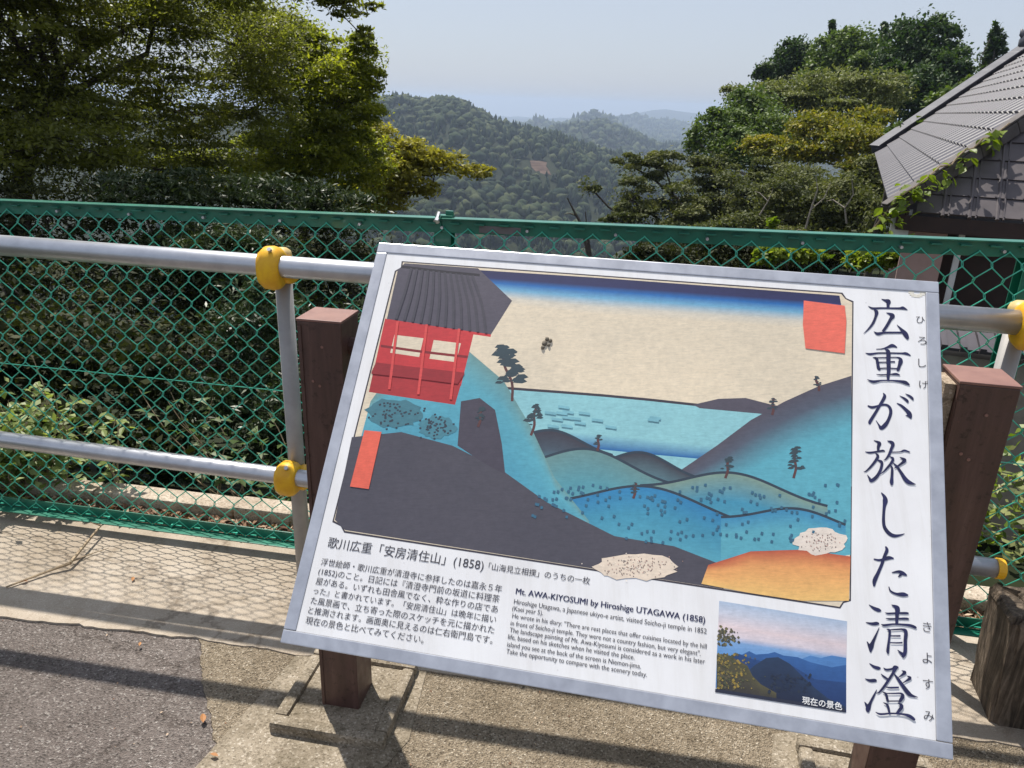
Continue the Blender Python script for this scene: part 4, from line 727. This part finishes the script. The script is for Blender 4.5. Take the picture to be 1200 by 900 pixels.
d3 = ray(1200, 66); t3 = NA @ (P1 - C0) / (NA @ d3); Q2 = C0 + d3 * t3
eq = (Q2 - P2); far_e = eq @ EA; far_h = eq @ UA; slope_far = far_e / far_h      # far hip: e shift per slope length
qq = Q1 - P1; al, be, ga = qq @ EA, qq @ EB, qq[2]; UB = unit(EA * al + Z3 * ga); NB = unit(np.cross(EB, UB)); NB = NB if NB[2] > 0 else -NB
house = empty('tiled_house', (P1[0] + 2, P1[1] + 1, -3.), 'house with grey tiled hip roof and vine at the right edge', 'house')
HM = far_h * 1.25
near_e = lambda h: sn * h; far_ef = lambda h: LE + slope_far * h
ncs = 0; hh = -.0; CS = .26
while hh < HM - .05:
    h1 = min(hh + CS, HM); mb = MB(); e0a, e1a = near_e(hh), far_ef(hh); e0b, e1b = near_e(h1), far_ef(h1)
    es = np.arange(math.floor(min(e0a, e0b) / .07) * .07, max(e1a, e1b) + .07, .07); vs = []; fs = []
    pr_ = lambda e: .055 * (0. if round(e / .07) % 5 == 0 else 1.)
    for e in es:
        ea = min(max(e, e0a), e1a); eb = min(max(e, e0b), e1b); z0 = pr_(ea)
        base0 = P1 + EA * ea + UA * hh; base1 = P1 + EA * eb + UA * h1; vs += [base0 + NA * (z0 - .005), base0 + NA * (z0 + .02), base1 + NA * (pr_(eb) - .002)]
    for i in range(len(es) - 1): fs += [(3 * i, 3 * i + 3, 3 * i + 4, 3 * i + 1), (3 * i + 1, 3 * i + 4, 3 * i + 5, 3 * i + 2)]
    mb.add(vs, fs); me = bpy.data.meshes.new('tile_course'); me.from_pydata(mb.v, [], mb.f); bm = bmesh.new(); bm.from_mesh(me); bmesh.ops.dissolve_degenerate(bm, dist=1e-5, edges=bm.edges); bmesh.ops.recalc_face_normals(bm, faces=bm.faces); bm.to_mesh(me); bm.free()
    link('tile_course', me, tilem, house); hh = h1
# hips
mb = MB(); a = P2 - EA * .0 + NA * .03; b = P2 + (Q2 - P2) * 1.5 + NA * .03
for k in range(16):
    t0, t1 = k / 16, (k + 1) / 16; p0 = a + (b - a) * t0; p1 = a + (b - a) * t1; ax = unit(p1 - p0); ay = unit(np.cross(Z3, ax)); az = np.cross(ax, ay); mb = MB(); mb.frame_box(p0 - ay * .1 + az * .0, ax, ay, az, np.linalg.norm(p1 - p0) - .004, .2, .15); mb.frame_box(p0 - ay * .13 + az * .152, ax, ay, az, np.linalg.norm(p1 - p0) + .03, .26, .05); mb.build('ridge_tile', ridgem, house, bevel=.02)
a = P1 - (Q1 - P1) * .05; b = P1 + (Q1 - P1) * 1.9
for k in range(14):
    t0, t1 = k / 14, (k + 1) / 14; p0 = a + (b - a) * t0; p1 = a + (b - a) * t1; ax = unit(p1 - p0); ay = unit(np.cross(Z3, ax)); az = np.cross(ax, ay); mb = MB(); mb.frame_box(p0 - ay * .06 - az * .06, ax, ay, az, np.linalg.norm(p1 - p0) - .003, .12, .12); mb.frame_box(p0 - ay * .05 + az * .062, ax, ay, az, np.linalg.norm(p1 - p0) + .012, .09, .025); mb.build('hip_tile', hipm, house, bevel=.015)
mb = MB(); oc = Q2 + np.array([0, 0, .12]); mb.tube([oc, oc + Z3 * .18, oc + Z3 * .34 + EB * .05, oc + Z3 * .42 + EB * .16, oc + Z3 * .36 + EB * .24], [.16, .17, .13, .09, .03], 10); mb.tube([oc + Z3 * .2, oc + Z3 * .33 - EB * .14, oc + Z3 * .42 - EB * .16], [.1, .06, .02], 8); mb.build('ridge_end_ornament', ridgem, house, smooth=True)
# near roof face: ribs and panels
RS = .215; LB = 3.6; CB = .21; OFF = .05; kB = math.hypot(al, ga) / be; hB = lambda e: max(e, 0) * kB       # slope height of hip at e
for j in range(1, 16):
    e = .42 + (j - 1) * RS; top = min(hB(e), 2.6); mb = MB(); p0 = P1 + EB * e - UB * .02 - NB * OFF; p1 = P1 + EB * e + UB * top - NB * OFF; mb.tube([p0, p1], .019, 8); mb.build('roof_rib', panelm, house, smooth=False)
    mb = MB(); mb.frame_box(p0 + EB * .04 , EB, UB, NB, .012, top + .01, .016); mb.build('roof_rib', panelm, house)
for j in range(0, 15):
    e0 = .42 + (j - 1) * RS; e1 = e0 + RS; k = 0
    while k * CB < min(hB(e1), 2.6):
        h0, h1 = k * CB, (k + 1) * CB - .004; l0 = max(e0, h0 / kB); l1 = max(e0, h1 / kB)
        if l0 < e1 - .01:
            l1 = min(l1, e1 - .002); b_ = lambda e, h, z: P1 + EB * e + UB * h + NB * (z - OFF); q = [b_(l0, h0, .014), b_(e1, h0, .014), b_(e1, h1, .002), b_(l1, h1, .002)]
            mb = MB(); mb.add(q + [x - NB * .02 for x in q], [(0, 1, 2, 3), (0, 4, 5, 1), (1, 5, 6, 2), (2, 6, 7, 3), (3, 7, 4, 0), (7, 6, 5, 4)]); mb.build('roof_panel', panelm, house)
            if l0 < e0 + .02:
                for e in (e0 + .05, e1 - .03): mb = MB(); mb.tube([b_(e, h0 + .012, .012), b_(e, h0 + .012, .020)], .007, 6); mb.build('panel_stud', panelm, house)
        k += 1
mb = MB(); mb.frame_box(P1 + EB * .05 - NB * OFF - UB * .0 - Z3 * .14, EB, EA, Z3, LB + 2, .03, .11); mb.build('fascia', wallm, house)
mb = MB(); mb.frame_box(P1 + EB * .12 + EA * .05 - Z3 * .10, EA, EB, Z3, LE - .2, .03, .08); mb.build('fascia', wallm, house)
def wl(name, e, a_, le, la, z0, z1, mat):
    mb = MB(); mb.frame_box(P1 + EB * e + EA * a_ + Z3 * (z0 - ZE), EB, EA, Z3, le, la, z1 - z0); return mb.build(name, mat, house)
wl('wall', .55, .55, 6, LE - 1.2, -3.6, ZE - .16, wallm)
wl('soffit', .06, .035, 6.5, .5, ZE - .20, ZE - .165, wallm); wl('soffit', .06, .56, .48, LE - 1.0, ZE - .20, ZE - .165, wallm)
wl('corner_wall', .16, .25, .36, .06, -2.2, ZE - .23, pinkm); wl('downpipe', .62, .30, .05, .05, -2.5, ZE - .22, wht); wl('corner_bracket', .02, .12, .16, .03, ZE - .32, ZE - .02, wht)
for e in (1.6, 2.6, 3.6): wl('window_post', e, .5, .09, .045, -3, ZE - .17, simple('dark_post', (.06, .03, .025)))
# vine on the hip
vine = empty('vine', P1, 'bright green vine creeping up the near edge of the tiled roof', 'vine'); vp = [leaf_proto('leaf', .13, .085, LM['lime']) for _ in range(4)]
VP = [pt(1018, 275, 8.0)] + [P1 + (Q1 - P1) * t + np.array([0, 0, .09]) - EA * .11 + RNG.normal(size=3) * .015 for t in np.linspace(.02, .86, 14)]
mb = MB(); mb.tube(VP, .008, 5); mb.build('stem', M['deadwood'], vine)
for k in range(170):
    t = random.random() ** 1.15; i = t * (len(VP) - 1.01); i0 = int(i); q = VP[i0] + (VP[i0 + 1] - VP[i0]) * (i - i0); dr = abs(random.gauss(0, .14)) * (1.3 - t) + .01
    if t > .35 and math.sin(t * 31) < .1: continue
    q = q + np.array([0, 0, .04 - dr]) - EA * dr * .35 + RNG.normal(size=3) * .03
    o = bpy.data.objects.new('leaf', random.choice(vp)); COL.objects.link(o); o.parent = vine; o.location = q - P1; o.rotation_euler = (random.uniform(-1.2, .3), random.uniform(-.6, .6), random.uniform(0, 6.28)); s = random.uniform(.45, .95); o.scale = (s, s, s)
# low outbuilding under the house eave
shed = empty('outbuilding', pt(1135, 430, 6.6), 'low beige outbuilding with grey tiled roof behind the fence at the right', 'outbuilding'); b0 = pt(1098, 400, 6.6); ex = unit([1, -.35, 0]); ey = np.array([-ex[1], ex[0], 0])
mb = MB(); mb.frame_box(b0 + Z3 * -1.6, ex, ey, Z3, 2.5, 1.0, 1.5); mb.build('wall', simple('beige_wall', (.36, .31, .25), rough=.8), shed)
sl_ = unit(ey * 1 + Z3 * .3)
for j in range(20):
    for k in range(2):
        mb = MB(); p0 = b0 + ex * (j * .13 - .12) + sl_ * (k * .2 - .15) + Z3 * (.02 - .004 * k); mb.frame_box(p0, ex, sl_, np.cross(ex, sl_), .125, .215, .025); mb.frame_box(p0 + np.cross(ex, sl_) * .0255, ex, sl_, np.cross(ex, sl_), .04, .215, .02); mb.build('tile', tilem, shed)

# ------------------------------------------------------------------ far-off wood on the hills
def ico(sub):
    bm = bmesh.new(); bmesh.ops.create_icosphere(bm, subdivisions=sub, radius=1); v = np.array([x.co[:] for x in bm.verts]); f = np.array([[q.index for q in x.verts] for x in bm.faces]); bm.free(); return v, f
def forest(name, r0, r1, a0, a1, spacing, rad, sub, label, conif=.45):
    area = math.radians(a1 - a0) * (r1 ** 2 - r0 ** 2) / 2; n = int(area / spacing ** 2)
    r = np.sqrt(RNG.uniform(r0 ** 2, r1 ** 2, n)); a = np.radians(RNG.uniform(a0, a1, n)); x = r * np.sin(a); y = r * np.cos(a); z = H(x, y)
    cl = pt(633, 199, 800); keep = ~((np.hypot(x - CLR[0], y - CLR[1]) < 20)); x, y, z, r = x[keep], y[keep], z[keep], r[keep]; n = len(x)
    v0, f0 = ico(sub); con = (wob(x, y, 40) + RNG.normal(size=n) * .5) > (.55 - conif)
    s = rad * RNG.uniform(.45, 1.4, n); V = []; F = []; T = []; nv = len(v0)
    jit = 1 + RNG.normal(size=(n, nv, 1)) * (.17 if sub > 1 else .2); P = v0[None] * jit; P = P * s[:, None, None]
    cone = np.clip((1 - v0[None, :, 2:3]) / 2, 0.0, 1) ** .8; Pc = np.concatenate([v0[None, :, :2] * (cone * 1.2) * (1 + RNG.normal(size=(n, nv, 1)) * .22), v0[None, :, 2:] * np.ones((n, 1, 1)) * 1.7 + .5], -1) * (s[:, None, None] * .62)
    P = np.where(con[:, None, None], Pc, P * np.array([1, 1, .85])); P = P + np.stack([x, y, z + s * .75], -1)[:, None, :]
    tone = np.clip(np.where(con, .22, .55) + RNG.normal(size=n) * .22, 0, 1)[:, None] + RNG.normal(size=(n, nv)) * .13
    f = (f0[None] + (np.arange(n) * nv)[:, None, None]).reshape(-1, 3)
    o = link(name, npmesh(name, P.reshape(-1, 3), f3=f, tone=tone.ravel()), FM); return tag(o, label, 'forest', kind='stuff')
FM = leafmat('forest_canopy', (.016, .032, .018), (.045, .066, .026), (.10, .115, .05), .8, 0.05, spec=.1)
# bump the canopy so crowns read as leaves
_nt = FM.node_tree; _p = _nt.nodes['Principled BSDF']; _b = N(_nt, 'Bump', inp={'Strength': 1.0, 'Distance': 1.6}); _nt.links.new(noise(_nt, .9, 6, .75), _b.inputs['Height']); _nt.links.new(_b.outputs[0], _p.inputs['Normal'])
def hit(px, py):
    d = ray(px, py); h = math.hypot(d[0], d[1])
    for D in np.arange(120, 3000, 3.):
        p_ = C0 + d * D / h
        if H(p_[0], p_[1]) > p_[2]: return p_
    return p_
CLR = hit(633, 199)
forest('nearer_forest', 55, 480, -26, 20, 6.8, 4.4, 2, 'dense green wood on the valley floor below the fence')
forest('hill_forest', 480, 1050, -17, 20, 6.6, 4.3, 1, 'mixed conifer and broadleaf wood covering the nearest hill')
forest('ridge_forest', 1000, 2200, -16, 20, 13, 7, 1, 'hazy blue wood covering the second ridge', .45)
forest('distant_forest', 2200, 4600, -8, 16, 26, 11, 1, 'pale hazy wood on the farthest visible ridges', .3)
# bare earth scar on the hill
corn = [(621, 188), (631, 188.5), (641, 190), (640, 195), (643, 199), (646, 205), (641, 203.5), (638, 206.5), (634, 205), (632, 200), (628, 201), (623, 196)]; cc = []; dc = math.hypot(CLR[0], CLR[1])
for x, y in corn:
    p_ = pt(x, y, dc - 5 + (199 - y) * 1.2); cc.append(p_)
mb = MB(); n = len(cc); bk = np.array([0, 8, -2.]); mb.add(cc + [p_ + bk for p_ in cc], [tuple(range(n))] + [(i, (i + 1) % n, (i + 1) % n + n, i + n) for i in range(n)])
em, nt, p = newmat('bare_earth'); tc = N(nt, 'TexCoord').outputs['Object']; mp = N(nt, 'Mapping', inp={'Scale': (.06, .06, .5)}); nt.links.new(tc, mp.inputs[0]); nt.links.new(ramp(nt, noise(nt, 1.5, 5, .6, mp.outputs[0]), [(.35, (.07, .045, .034)), (.6, (.15, .105, .08))]), p.inputs['Base Color']); p.inputs['Roughness'].default_value = 1; p.inputs['Specular IOR Level'].default_value = 0
tag(mb.build('bare_hillside_cut', em), kind='structure')

# ------------------------------------------------------------------ small things on the ground
tw = empty('fallen_twig', G(60, 640), 'dry forked twig lying on the concrete gutter slab at the left', 'twig')
mb = MB(); mb.tube([G(7, 688, .006), G(60, 668, .012), G(82, 660, .02)], [.003, .0045, .006], 6); mb.build('stem', M['deadwood'], tw)
mb = MB(); mb.tube([G(82, 660, .02), G(98, 640, .03), G(118, 616, .035), G(106, 612, .06)], [.006, .0055, .004, .0015], 6); mb.build('stem', M['deadwood'], tw)
mb = MB(); mb.tube([G(82, 659, .012), G(104, 650, .008), G(128, 642, .006)], [.0025, .002, .001], 5); mb.build('stem', M['deadwood'], tw)
dl = leafmat('dead_leaf', (.3, .13, .05), (.42, .2, .08), (.55, .3, .13), .7, .1)
for x, y, s, a_, lb in ((238, 847, .03, .4, 'small orange dry leaf on the rough concrete beside the asphalt seam'), (256, 886, .022, 1.4, 'crumpled orange dry leaf near the bottom, by the plinth'), (163, 757, .016, .2, 'tiny tan dry leaf at the edge of the asphalt'), (155, 681, .022, .3, 'curled tan dry leaf in the middle of the slab'), (33, 681, .02, 2, 'brown dry leaf caught on the fallen twig')):
    me = leaf_proto('dead_leaf', s * 1.05, s * .5, dl); o = link('dead_leaf', me); o.location = G(x, y, .006); o.rotation_euler = (.15, .2, a_); tag(o, lb, 'leaf', 'dry leaves on the ground')
v = []; n = 420; c = np.stack([RNG.uniform(-2.6, 1.2, n), RNG.uniform(.9, 2.2, n), np.full(n, -.002)], 1); q = quads(c, RNG.uniform(.003, .009, n), .6, RNG, upb=2)
tag(link('ground_debris', npmesh('ground_debris', q, f4=np.arange(n * 4).reshape(-1, 4), tone=np.repeat(RNG.random(n), 4)), M['litter']), 'scattered grit and leaf crumbs on the pavement', 'debris', kind='stuff')

# ------------------------------------------------------------------ haze
hm = bpy.data.materials.new('haze'); hm.use_nodes = True; nt = hm.node_tree; nt.nodes.remove(nt.nodes['Principled BSDF'])
vv = N(nt, 'VolumePrincipled'); vv.inputs['Color'].default_value = (.58, .70, .89, 1); vv.inputs['Density'].default_value = 2.4e-4; vv.inputs['Anisotropy'].default_value = .35
nt.links.new(vv.outputs[0], nt.nodes['Material Output'].inputs['Volume'])
mb = MB(); mb.box(-7900, 7900, -7900, 7900, -160, 42); tag(mb.build('haze', hm), kind='stuff')
